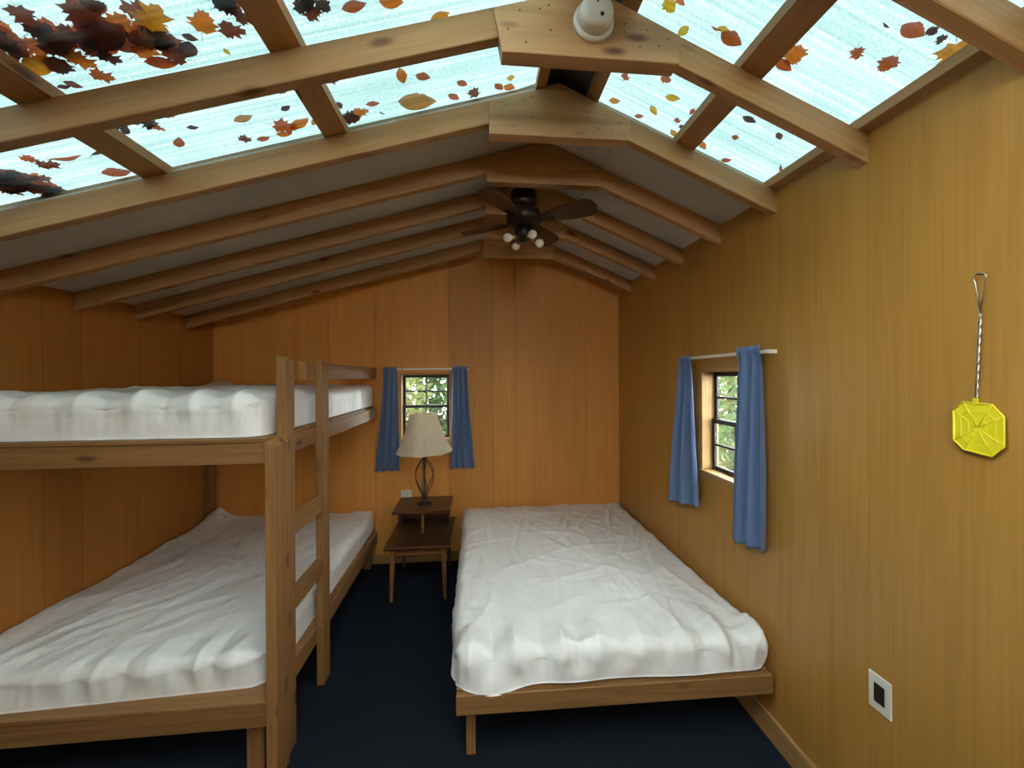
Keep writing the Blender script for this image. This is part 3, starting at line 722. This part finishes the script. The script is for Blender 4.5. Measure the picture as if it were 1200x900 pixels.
curtain(plB, (-0.835, -0.716), (-0.915, -0.700), 1.790, 0.850, 0.052, 3.2, 1, 'blue curtain beside the bunk, left of the back window', swing=-0.008)
curtain(plB, (-0.226, -0.090), (-0.252, -0.018), 1.795, 0.858, 0.052, 3.4, 2, 'blue curtain right of the lamp, on the back window', swing=-0.008)
curtain(plR, (2.225, 2.358), (2.15, 2.50), 1.815, 0.885, 0.055, 2.6, 3, 'blue curtain on the far side of the right wall window', ztilt=-0.07)
curtain(plR, (1.648, 1.805), (1.635, 1.872), 1.835, 0.868, 0.055, 3.1, 4, 'blue curtain on the near side of the right wall window', ztilt=-0.04)
def rod(place, a0, a1, z, label):
    o = Vector(place(a0, 0.048, z)); root = empty('curtain_rod', o); tag(root, label, 'curtain rod')
    p, q = Vector(place(a0, 0.044, z - 0.008)), Vector(place(a1, 0.051, z + 0.008))
    lo = Vector(map(min, p, q)); hi = Vector(map(max, p, q)); g = 'x' if abs(hi.x - lo.x) > abs(hi.y - lo.y) else 'y'
    box('rod', lo, hi, ROD, root, g, 0.002)
    for a in (a0 + 0.003, a1 - 0.003):
        p, q = Vector(place(a - 0.003, 0.001, z - 0.009)), Vector(place(a + 0.003, 0.0435, z + 0.009))
        box('bracket', Vector(map(min, p, q)), Vector(map(max, p, q)), ROD, root, 'x', 0.001)
rod(plB, -0.842, -0.082, 1.770, 'ivory curtain rod across the top of the back window')
rod(plR, 1.628, 2.370, 1.806, 'ivory curtain rod across the top of the right wall window')

# ------------------------------------------------------------------ wall plates
def outlet(place, a, z, w_, h_, label, horizontal=False, dark=True):
    root = empty('wall_outlet', place(a, 0, z)); tag(root, label, 'outlet')
    def b(nm, a0, a1, d0, d1, z0, z1, mt, bev=0.002):
        p, q = Vector(place(a0, d0, z0)), Vector(place(a1, d1, z1)); return box(nm, Vector(map(min, p, q)), Vector(map(max, p, q)), mt, root, 'x', bev)
    b('cover_plate', a - w_ / 2, a + w_ / 2, 0.0005, 0.006, z - h_ / 2, z + h_ / 2, WHITE_PL, 0.003)
    fx, fz = (w_ * 0.46, h_ * 0.52) if not horizontal else (w_ * 0.55, h_ * 0.46)
    b('receptacle', a - fx / 2, a + fx / 2, 0.0062, 0.0085, z - fz / 2, z + fz / 2, BROWN_PL if dark else WHITE_PL, 0.002)
    for s in (-1, 1):
        (da, dz) = (s * fx * 0.27, 0) if horizontal else (0, s * fz * 0.27)
        for e in (-0.006, 0.006): b('slot', a + da - 0.0012 + (0 if horizontal else e), a + da + 0.0012 + (0 if horizontal else e), 0.0086, 0.009, z + dz - 0.004 + (e if horizontal else 0), z + dz + 0.004 + (e if horizontal else 0), NAIL, 0)
    return root
outlet(plR, 1.186, 0.612, 0.074, 0.122, 'ivory wall outlet with dark brown socket low on the right wall')
outlet(plB, -0.652, 0.632, 0.096, 0.066, 'cream outlet plate on the back wall behind the table', True, False)

# ------------------------------------------------------------------ fly swatter
SWX = XR - 0.012
sw = empty('fly_swatter', (SWX, 0.915, 1.97)); tag(sw, 'yellow plastic fly swatter with twisted wire handle on the right wall', 'fly swatter')
oct_ = [(0.972, 1.596), (0.972, 1.512), (0.950, 1.489), (0.890, 1.481), (0.867, 1.511), (0.867, 1.588), (0.890, 1.618), (0.950, 1.622)]
cyy, czz = 0.920, 1.553
vs = [(SWX - 0.001, y, z) for y, z in oct_] + [(SWX + 0.001, y, z) for y, z in oct_]
fs = [tuple(range(8)), tuple(range(15, 7, -1))] + [(i, (i + 1) % 8, 8 + (i + 1) % 8, 8 + i) for i in range(8)]
o0 = Vector((SWX, cyy, czz)); hd = link('swatter_head', mesh('swatter_head', [Vector(v) - o0 for v in vs], fs), SWAT, sw, T(o0))
gs = []
ring = [Vector((SWX - 0.0015, y, z)) for y, z in oct_]
gs.append(tube_geo(ring + [ring[0]], 0.0022, 6))
for k in range(8): gs.append(tube_geo([(SWX - 0.0015, cyy, czz), (SWX - 0.0015, oct_[k][0], oct_[k][1])], 0.0013, 5))
for rr_ in (0.35, 0.68): 
    q = [Vector((SWX - 0.0015, cyy + (y - cyy) * rr_, czz + (z - czz) * rr_)) for y, z in oct_]; gs.append(tube_geo(q + [q[0]], 0.0008, 5))
v_, f_ = merge_geo(*gs); link('rib', mesh('rib', [Vector(v) - o0 for v in v_], f_, True), SWAT, hd, T(o0))
box('collar', (SWX - 0.004, 0.919, 1.614), (SWX + 0.003, 0.929, 1.634), SWAT, sw, 'z', 0.001)
for s in (0, PI):
    pts = []
    for i in range(61):
        t = i / 60; zz = 1.625 + t * 0.235; yc = 0.924 - 0.010 * t
        pts.append((SWX + 0.0022 * math.cos(t * 30 + s), yc + 0.0022 * math.sin(t * 30 + s), zz))
    tube('wire', pts, 0.0016, STEEL, sw, 6)
loop = [(SWX, 0.914, 1.860)] + [(SWX, 0.914 + 0.013 * math.sin(a) * (1.0), 1.955 - 0.013 * math.cos(a) if 0 else 1.957 + 0.013 * -math.cos(a)) for a in np.linspace(0.9, 2 * PI - 0.9, 16)] + [(SWX, 0.914, 1.860)]
tube('hanging_loop', loop, 0.0016, STEEL, sw, 6)
nl = tube('nail', [(XR - 0.001, 0.914, 1.9665), (XR - 0.022, 0.914, 1.9665)], 0.0016, NAIL, None, 8); tag(nl, 'small nail in the right wall holding the fly swatter', 'nail')

# ------------------------------------------------------------------ smoke detector on the first gusset
DT = frame((0.378, 1.2035, 2.832), (1, 0, 0), (0, -1, 0.0))
sd = empty('smoke_detector', (0.378, 1.2035, 2.832)); tag(sd, 'round white smoke detector fixed to the nearest roof gusset', 'smoke detector')
lathe('base', [(0.064, 0.0), (0.066, 0.004), (0.064, 0.012), (0.058, 0.014)], WHITE_PL, sd, DT, 40)
lathe('cover', [(0.053, 0.0145), (0.052, 0.045), (0.048, 0.052), (0.030, 0.0545)], WHITE_PL, sd, DT, 40)
lathe('test_button', [(0.006, 0.0546), (0.006, 0.057), (0.004, 0.058)], IRON, sd, DT @ T((0.012, -0.02, 0)), 14)
lathe('indicator', [(0.003, 0.0546), (0.003, 0.056), (0.001, 0.057)], IRON, sd, DT @ T((-0.002, 0.018, 0)), 10)

# ------------------------------------------------------------------ ceiling fan
FX, FY = 0.283, 2.27
fan = empty('ceiling_fan', (FX, FY, 2.83)); tag(fan, 'dark bronze four-blade ceiling fan with bare globe bulbs under the ridge', 'ceiling fan')
box('mounting_board', (FX - 0.09, 2.027 + 0.046, 2.80), (FX + 0.09, 2.428 - 0.014, 2.835), PINE, fan, 'y')
FM = T((FX, FY, 0))
lathe('canopy', [(0.075, 2.70), (0.078, 2.73), (0.078, 2.785), (0.072, 2.7995)], BRONZE, fan, FM, 32)
lathe('motor_housing', [(0.05, 2.585), (0.085, 2.595), (0.105, 2.62), (0.108, 2.65), (0.10, 2.675), (0.085, 2.69), (0.076, 2.6995)], BRONZE, fan, FM, 40)
lathe('switch_housing', [(0.03, 2.515), (0.05, 2.525), (0.055, 2.545), (0.05, 2.57), (0.04, 2.5845)], BRONZE, fan, FM, 32)
def blade_me():
    n = 26; vs, fs = [], []
    out = []
    for i in range(n + 1):
        t = i / n; x = 0.125 + 0.315 * t; wd = 0.042 + 0.034 * math.sin(min(1.0, t * 1.15) * PI * 0.5)
        if t > 0.8: wd *= math.sqrt(max(0.0, 1 - ((t - 0.8) / 0.2) ** 2.0)) * 0.97 + 0.03
        out.append((x, wd))
    for zz in (-0.003, 0.003):
        for x, wd in out: vs += [(x, -wd, zz), (x, wd, zz)]
    N = 2 * (n + 1)
    for i in range(n):
        a = 2 * i; fs += [(a, a + 1, a + 3, a + 2), (N + a, N + a + 2, N + a + 3, N + a + 1), (a, a + 2, N + a + 2, N + a), (a + 1, N + a + 1, N + a + 3, a + 3)]
    fs += [(0, N, N + 1, 1), (2 * n, 2 * n + 1, N + 2 * n + 1, N + 2 * n)]
    return mesh('blade', vs, fs)
bme = blade_me(); bme.materials.append(BLADE)
ime = mesh('blade_iron', *merge_geo(tube_geo([(0.09, -0.008, 0.0), (0.12, -0.018, -0.006), (0.19, -0.022, -0.0085)], 0.006, 6), tube_geo([(0.09, 0.008, 0), (0.12, 0.018, -0.006), (0.19, 0.022, -0.0085)], 0.006, 6), tube_geo([(0.185, -0.024, -0.0085), (0.185, 0.024, -0.0085)], 0.006, 6)), True); ime.materials.append(BRONZE)
for k in range(4):
    M = FM @ T((0, 0, 2.622)) @ Matrix.Rotation(math.radians(57 + 90 * k), 4, 'Z') @ Matrix.Rotation(math.radians(-12), 4, 'X')
    b_ = link('blade', bme, None, fan, M); link('blade_iron', ime, None, b_, M)
for k in range(4):
    a = math.radians(20 + 90 * k); d_ = Vector((math.cos(a), math.sin(a), -0.25)).normalized(); p0 = Vector((FX, FY, 2.535)) + d_ * 0.045
    tube('bulb_socket', [p0, p0 + d_ * 0.035], 0.012, BRASS, fan, 12)
    gv, gf = lathe_geo([(0.010, 0), (0.012, 0.006), (0.022, 0.018), (0.026, 0.032), (0.022, 0.047), (0.012, 0.056), (0.002, 0.058)], 20)
    link('bulb', mesh('bulb', gv, gf, True), GLOBE, fan, frame(p0 + d_ * 0.033, d_.orthogonal(), d_))
tube('pull_chain', [(FX + 0.02, FY - 0.03, 2.528), (FX + 0.02, FY - 0.03, 2.44)], 0.0015, BRASS, fan, 6)
lathe('fitter', [(0.004, 2.495), (0.02, 2.50), (0.03, 2.5145)], BRONZE, fan, FM, 20)
# ------------------------------------------------------------------ autumn leaves lying on the skylight sheets
def leaf_outline(kind, seed):
    rnd = random.Random(seed)
    if kind == 'oval':
        n = 14; w_ = rnd.uniform(0.24, 0.31); pts = []
        for i in range(n + 1): t = i / n; pts.append((t - 0.5, w_ * math.sin(PI * t ** 0.85) ** 0.9))
        return pts + [(x, -y * rnd.uniform(0.9, 1.05)) for x, y in pts[-2:0:-1]]
    if kind == 'sliver':
        n = 12; pts = []
        for i in range(n + 1): t = i / n; pts.append((t - 0.5, 0.10 * math.sin(PI * t) + 0.06 * math.sin(PI * t) ** 2))
        return pts + [(x, -0.35 * y) for x, y in pts[-2:0:-1]]
    # maple: pointed lobes
    pts = []; tips = [(180, .20), (150, .33), (128, .26), (100, .42), (86, .34), (72, .46), (56, .27), (40, .50), (26, .38), (14, .46), (0, .58)]
    half = []
    for i, (a, r) in enumerate(tips):
        half.append((a + rnd.uniform(-5, 5) * (0 < i < 10), r * rnd.uniform(0.78, 1.12)))
    dense = []
    for (a, r), (b, s) in zip(half[:-1], half[1:]):
        dense += [(a, r), ((a + b) / 2, (r + s) / 2 * (0.92 + rnd.uniform(-.06, .06)))]
    dense.append(half[-1])
    up_ = [(r * math.cos(math.radians(a)), r * math.sin(math.radians(a))) for a, r in dense]
    dn = [(x * rnd.uniform(.95, 1.05), -y * rnd.uniform(.7, 1.05)) for x, y in up_[-2:0:-1]]
    return up_ + dn
def leaf_mesh(kind, seed, curl):
    rnd = random.Random(seed * 7 + 1); out = leaf_outline(kind, seed); n = len(out)
    f1, f2 = rnd.uniform(0.5, 1.2), rnd.uniform(0, 6)
    def zf(x, y): return curl * (0.9 * y * y * f1 + 0.5 * x * x + 0.05 * math.sin(9 * x + f2) * math.cos(8 * y)) + 0.0
    vs = [(0, 0, zf(0, 0))] + [(x * 0.55, y * 0.55, zf(x * .55, y * .55)) for x, y in out] + [(x, y, zf(x, y)) for x, y in out]
    fs = []
    for i in range(n):
        j = (i + 1) % n; fs.append((0, 1 + i, 1 + j)); fs.append((1 + i, 1 + n + i, 1 + n + j, 1 + j))
    # stem
    x0 = min(p[0] for p in out); o = len(vs); L = 0.30 if kind == 'maple' else 0.14
    vs += [(x0 + 0.04, -0.008, 0.01), (x0 + 0.04, 0.008, 0.01), (x0 - L, 0.05 + 0.006, 0.02), (x0 - L, 0.05 - 0.006, 0.02)]
    fs.append((o, o + 1, o + 2, o + 3))
    me = bpy.data.meshes.new('fallen_leaf'); me.from_pydata(vs, [], fs); me.update(); me.polygons.foreach_set('use_smooth', [True] * len(me.polygons))
    return me
LEAF_ME = {}
for kind in ('oval', 'maple', 'sliver'):
    for cname, mt in LEAF.items():
        for v in range(3 if kind != 'sliver' else 1):
            me = leaf_mesh(kind, 11 * v + len(kind), 0.35 if kind == 'maple' else 0.25); me.materials.append(mt); LEAF_ME[(kind, cname, v)] = me
def put_leaf(x, y, size, kind, cname, ang, v, lift=0.0, tilt=(0, 0)):
    sl = SL if x < RX else -SR
    M = frame((x, y, ztop(x) + 0.0525 + lift), (1, 0, sl)) @ Matrix.Rotation(math.radians(ang), 4, 'Z') @ Matrix.Rotation(tilt[0], 4, 'X') @ Matrix.Rotation(tilt[1], 4, 'Y') @ Matrix.Scale(size, 4)
    return link('fallen_leaf', LEAF_ME[(kind, cname, v if kind != 'sliver' else 0)], None, None, M)
SHAPE = {'oval': 'oval', 'maple': 'lobed', 'sliver': 'narrow curled'}
HUE = {'rust': 'rust-red', 'orange': 'orange', 'amber': 'amber', 'yellow': 'yellow', 'brown': 'reddish-brown', 'dark': 'dark brown', 'tan': 'tan'}
def strip_name(x):
    if x < -1.25: return 'far left'
    if x < -0.57: return 'left'
    if x < RX: return 'centre left'
    if x < 0.93: return 'centre right'
    return 'right'
def size_word(s): return 'large' if s > 0.085 else ('small' if s < 0.05 else 'medium')
LEAVES = [
('F', -0.932, 1.238, 0.086, 'oval', 'rust', 10),
('F', -1.105, 1.235, 0.073, 'maple', 'rust', 40),
('F', -0.765, 1.156, 0.102, 'maple', 'orange', -60),
('F', -0.71, 1.182, 0.089, 'maple', 'brown', 20),
('F', -0.816, 1.184, 0.039, 'oval', 'dark', 30),
('F', -0.756, 1.249, 0.026, 'oval', 'yellow', 70),
('F', -0.937, 1.107, 0.086, 'maple', 'orange', 80),
('F', -0.872, 1.116, 0.113, 'maple', 'amber', -40),
('F', -0.923, 1.167, 0.086, 'maple', 'orange', 20),
('F', -0.896, 1.185, 0.071, 'maple', 'dark', -10),
('F', -0.997, 1.065, 0.097, 'maple', 'brown', 110),
('F', -0.959, 1.056, 0.067, 'maple', 'dark', 10),
('F', -0.682, 1.114, 0.078, 'maple', 'dark', 60),
('F', -0.662, 1.158, 0.071, 'maple', 'brown', 0),
('F', -0.635, 1.169, 0.05, 'oval', 'orange', 70),
('F', -1.204, 1.175, 0.106, 'oval', 'amber', -35),
('F', -1.107, 1.177, 0.085, 'maple', 'orange', 60),
('F', -1.16, 1.186, 0.096, 'maple', 'dark', 130),
('F', -1.135, 1.137, 0.087, 'maple', 'brown', 40),
('F', -1.107, 1.046, 0.08, 'maple', 'brown', 100),
('F', -1.002, 1.137, 0.145, 'oval', 'brown', -25),
('F', -1.211, 1.25, 0.034, 'oval', 'dark', 0),
('F', -1.186, 1.251, 0.042, 'oval', 'brown', 40),
('F', -0.873, 1.185, 0.06, 'maple', 'brown', 200),
('F', -0.5, 1.157, 0.072, 'maple', 'dark', 10),
('F', -0.472, 1.178, 0.073, 'maple', 'brown', 120),
('F', -0.442, 1.164, 0.067, 'maple', 'dark', 60),
('F', -0.36, 1.189, 0.077, 'oval', 'rust', -10),
('F', -0.251, 1.193, 0.075, 'oval', 'orange', 5),
('F', -0.113, 1.273, 0.069, 'oval', 'amber', -20),
('B', -1.552, 1.484, 0.067, 'maple', 'rust', 70),
('B', -1.547, 1.529, 0.083, 'maple', 'brown', 10),
('B', -1.469, 1.519, 0.11, 'sliver', 'rust', 0),
('B', -1.367, 1.523, 0.083, 'sliver', 'dark', -30),
('B', -1.41, 1.65, 0.098, 'oval', 'rust', 5),
('B', -1.052, 1.421, 0.059, 'maple', 'rust', 0),
('B', -0.984, 1.422, 0.043, 'oval', 'orange', 10),
('B', -1.03, 1.505, 0.038, 'oval', 'dark', 10),
('B', -1.119, 1.563, 0.062, 'oval', 'rust', -60),
('B', -0.862, 1.516, 0.075, 'oval', 'tan', -15),
('B', -0.764, 1.595, 0.121, 'maple', 'rust', 30),
('B', -0.778, 1.644, 0.058, 'oval', 'orange', 10),
('B', -0.697, 1.598, 0.095, 'oval', 'orange', -30),
('B', -0.707, 1.508, 0.043, 'oval', 'dark', -30),
('B', -0.687, 1.424, 0.051, 'maple', 'dark', 30),
('B', -0.657, 1.429, 0.031, 'oval', 'rust', 0),
('B', -0.918, 1.613, 0.064, 'maple', 'brown', 50),
('B', -0.856, 1.642, 0.054, 'oval', 'rust', -10),
('B', -0.644, 1.612, 0.05, 'oval', 'tan', -50),
('B', -0.518, 1.421, 0.061, 'maple', 'brown', 20),
('B', -0.407, 1.417, 0.038, 'oval', 'orange', 10),
('B', -0.275, 1.478, 0.079, 'oval', 'orange', 80),
('B', -0.199, 1.503, 0.063, 'oval', 'rust', 20),
('B', -0.052, 1.581, 0.055, 'oval', 'rust', 30),
('B', -0.09, 1.646, 0.065, 'oval', 'rust', 35),
('B', -0.007, 1.642, 0.081, 'maple', 'brown', 60),
('B', -0.237, 1.625, 0.167, 'oval', 'tan', 10),
('B', -0.408, 1.58, 0.057, 'oval', 'rust', 0),
('B', -0.387, 1.642, 0.036, 'sliver', 'dark', 40),
('B', -0.52, 1.628, 0.118, 'maple', 'dark', 20),
('B', -0.474, 1.613, 0.086, 'maple', 'orange', 0),
('B', -0.529, 1.556, 0.041, 'oval', 'brown', 80),
('B', 0.15, 1.607, 0.052, 'maple', 'yellow', 80),
('B', 0.102, 1.64, 0.061, 'oval', 'rust', 40),
('B', 0.148, 1.658, 0.062, 'oval', 'orange', 20),
('F', 0.626, 1.191, 0.074, 'maple', 'yellow', 30),
('F', 0.652, 1.169, 0.043, 'oval', 'orange', 10),
('F', 0.705, 1.249, 0.049, 'oval', 'yellow', 100),
('F', 0.788, 1.193, 0.041, 'sliver', 'rust', -10),
('F', 0.808, 1.185, 0.041, 'oval', 'yellow', -20),
('F', 0.843, 1.197, 0.082, 'oval', 'rust', -5),
('F', 1.024, 1.144, 0.104, 'maple', 'orange', 50),
('F', 1.025, 1.194, 0.073, 'oval', 'rust', 0),
('F', 1.155, 1.064, 0.055, 'maple', 'rust', 40),
('F', 1.247, 1.05, 0.081, 'maple', 'rust', 70),
('F', 1.153, 0.98, 0.032, 'sliver', 'dark', 0),
('F', 1.216, 0.964, 0.072, 'oval', 'rust', -10),
('F', 1.243, 0.94, 0.042, 'maple', 'dark', 10),
('F', 1.281, 0.945, 0.037, 'maple', 'dark', 60),
('F', 1.336, 0.955, 0.117, 'maple', 'amber', 30),
('B', 0.8, 1.498, 0.062, 'oval', 'yellow', -30),
('B', 0.767, 1.597, 0.058, 'oval', 'yellow', 30),
('B', 0.611, 1.646, 0.055, 'oval', 'amber', -40),
('B', 0.73, 1.661, 0.043, 'oval', 'rust', -40),
('B', 0.891, 1.511, 0.039, 'oval', 'rust', 80),
('B', 0.863, 1.583, 0.041, 'maple', 'rust', 10),
('B', 0.898, 1.603, 0.042, 'maple', 'brown', 40),
('B', 0.893, 1.659, 0.056, 'oval', 'amber', 20),
('B', 0.603, 1.506, 0.05, 'maple', 'rust', 30),
('B', 0.736, 1.436, 0.063, 'maple', 'rust', 0),
('B', 1.082, 1.431, 0.061, 'oval', 'dark', -10),
('B', 1.209, 1.432, 0.042, 'oval', 'brown', 25),
('B', 1.092, 1.526, 0.044, 'maple', 'rust', 60),
('B', 1.017, 1.645, 0.065, 'oval', 'orange', 20),
('B', 1.143, 1.663, 0.048, 'oval', 'rust', -50),
('B', 1.339, 1.572, 0.067, 'sliver', 'rust', 30),
]
ORD = ['first', 'second', 'third', 'fourth', 'fifth', 'sixth', 'seventh', 'eighth', 'ninth', 'tenth']
buckets = {}
for i, (bay, x, y, s, kind, cname, a) in enumerate(LEAVES):
    buckets.setdefault((bay, strip_name(x), size_word(s), HUE[cname], SHAPE[kind]), []).append((x, i))
leaf_label = {}
for (bay, st, sz, hue, shp), items in buckets.items():
    where = ('nearer' if bay == 'F' else 'farther') + ' row, ' + st + ' skylight'
    items.sort()
    for n_, (x, i) in enumerate(items):
        pre = '' if len(items) == 1 else ORD[n_] + ' of '
        leaf_label[i] = f'{pre}{sz} {hue} {shp} leaf' + ('s from left' if pre else '') + f' on {where}'
for i, (bay, x, y, s, kind, cname, a) in enumerate(LEAVES):
    rnd = random.Random(i)
    o = put_leaf(x, y, s, kind, cname, a + 8, i % 3, 0.001 + 0.0009 * (i % 7))
    tag(o, leaf_label[i], 'leaf', 'autumn leaves scattered on the skylight')
# drifts of dark leaves caught on the far left panes
rnd = random.Random(5)
def drift(n, region, label, group, smin, smax, cols):
    for k in range(n):
        x, y = region(rnd)
        kd, cn = rnd.choice(['maple', 'maple', 'oval']), rnd.choice(cols)
        o = put_leaf(x, y, rnd.uniform(smin, smax), kd, cn, rnd.uniform(0, 360), rnd.randrange(3), 0.006 + 0.028 * rnd.random(), (rnd.uniform(-.35, .35), rnd.uniform(-.35, .35)))
        tag(o, HUE[cn] + ' ' + SHAPE[kd] + ' ' + label, 'leaf', group)
dk = ['dark', 'brown', 'brown', 'dark', 'rust', 'brown', 'orange']
def reg1(r):
    t = r.random(); return (-1.24 + 0.40 * t + r.uniform(-0.05, 0.04), 1.10 + 0.10 * t + r.gauss(0, 0.028))
drift(46, reg1, 'leaf in the drift on the nearer row, left skylight pane', 'drift of leaves on the nearer left pane', 0.06, 0.11, dk)
def reg2(r):
    t = r.random(); return (-1.70 + 0.07 * t - 0.15 * (1 - 0.5 * t) * r.random(), 1.535 + 0.15 * t + 0.03 * r.random())
drift(54, reg2, 'leaf in the drift on the farther row, far left skylight pane', 'drift of leaves on the farther far left pane', 0.05, 0.09, dk)
def reg3(r): t = r.random(); return (-1.58 + 0.50 * t, 1.398 + 0.072 * t + r.uniform(-0.03, 0.02))
drift(30, reg3, 'leaf in the row caught along the nearest cross rafter, far left', 'leaves along the cross rafter', 0.045, 0.075, ['dark', 'dark', 'brown', 'rust'])
def reg4(r): return (-0.70 + 0.06 * r.random(), 1.08 + 0.06 * r.random())
drift(6, reg4, 'leaf in the small clump left of the cross batten, nearer row', 'small clump left of the batten', 0.05, 0.085, ['dark', 'brown', 'rust'])
def reg5(r): return (-0.52 + 0.07 * r.random(), 1.10 + 0.05 * r.random())
drift(6, reg5, 'leaf in the small clump right of the cross batten, nearer row', 'small clump right of the batten', 0.05, 0.08, ['dark', 'brown', 'rust'])

# ------------------------------------------------------------------ outdoors seen through the small windows
ground = box('forest_ground', (-14, -9, -0.9), (20, 22, -0.6), FOREST, bev=0); tag(ground, 'leaf-strewn forest ground outside the cabin', kind='structure')
def tree(x, y, h, rc, seed, gm, label):
    rnd = random.Random(seed); root = empty('tree', (x, y, -0.6)); tag(root, label, 'tree', 'trees outside the windows')
    lean = rnd.uniform(-0.2, 0.2)
    tube('trunk', [(x + lean * t * t, y + 0.1 * math.sin(3 * t), -0.6 + h * t) for t in [i / 8 for i in range(9)]], [0.11 * (1 - 0.75 * i / 8) + 0.01 for i in range(9)], BARK, root, 10, origin=(x, y, -0.6))
    vs, fs = [], []; n = 3000
    for k in range(n):
        while True:
            p = Vector((rnd.uniform(-1, 1), rnd.uniform(-1, 1), rnd.uniform(-1, 1)))
            if 0.12 < p.length < 1: break
        cl = 0.5 + 0.5 * math.sin(p.x * 5 + seed) * math.sin(p.y * 5) * math.sin(p.z * 6)
        if rnd.random() > 0.35 + 0.65 * cl: continue
        c = Vector((x + lean * 0.6 + p.x * rc, y + p.y * rc, -0.6 + h * 0.52 + p.z * h * 0.48))
        a = Vector((rnd.gauss(0, 1), rnd.gauss(0, 1), rnd.gauss(0, 1))).normalized(); b = a.orthogonal().normalized(); s = rnd.uniform(0.05, 0.11)
        o = len(vs); vs += [c - a * s, c + b * s * 0.5, c + a * s, c - b * s * 0.5]; fs.append((o, o + 1, o + 2, o + 3))
    me = bpy.data.meshes.new('foliage'); o0 = Vector((x, y, -0.6)); me.from_pydata([v - o0 for v in vs], [], fs); me.update()
    tag(link('foliage', me, gm, root, T(o0)), kind='stuff')
SPOTS = [(-1.5, 6.3, 1, 'yellow-green leafy tree nearest the back window'), (0.3, 6.7, 0, 'green leafy tree on the right outside the back window'),
         (-0.6, 8.5, 2, 'dark green tree behind the nearest trees of the back window'), (-2.5, 8.3, 0, 'green leafy tree, leftmost outside the back window'),
         (-1.5, 10.4, 1, 'yellow-green tree deepest behind the back window'),
         (3.1, 5.6, 0, 'green leafy tree nearest the right wall window'), (4.9, 6.3, 1, 'yellow-green leafy tree outside the right wall window'),
         (4.1, 8.1, 2, 'dark green tree behind the others outside the right wall window'), (6.0, 8.5, 0, 'green tree farthest beyond the right wall window')]
for i, (x, y, g, lab) in enumerate(SPOTS):
    tree(x, y, 3.9 + 0.4 * (i % 3), 0.82, i + 3, GREEN[g], lab)
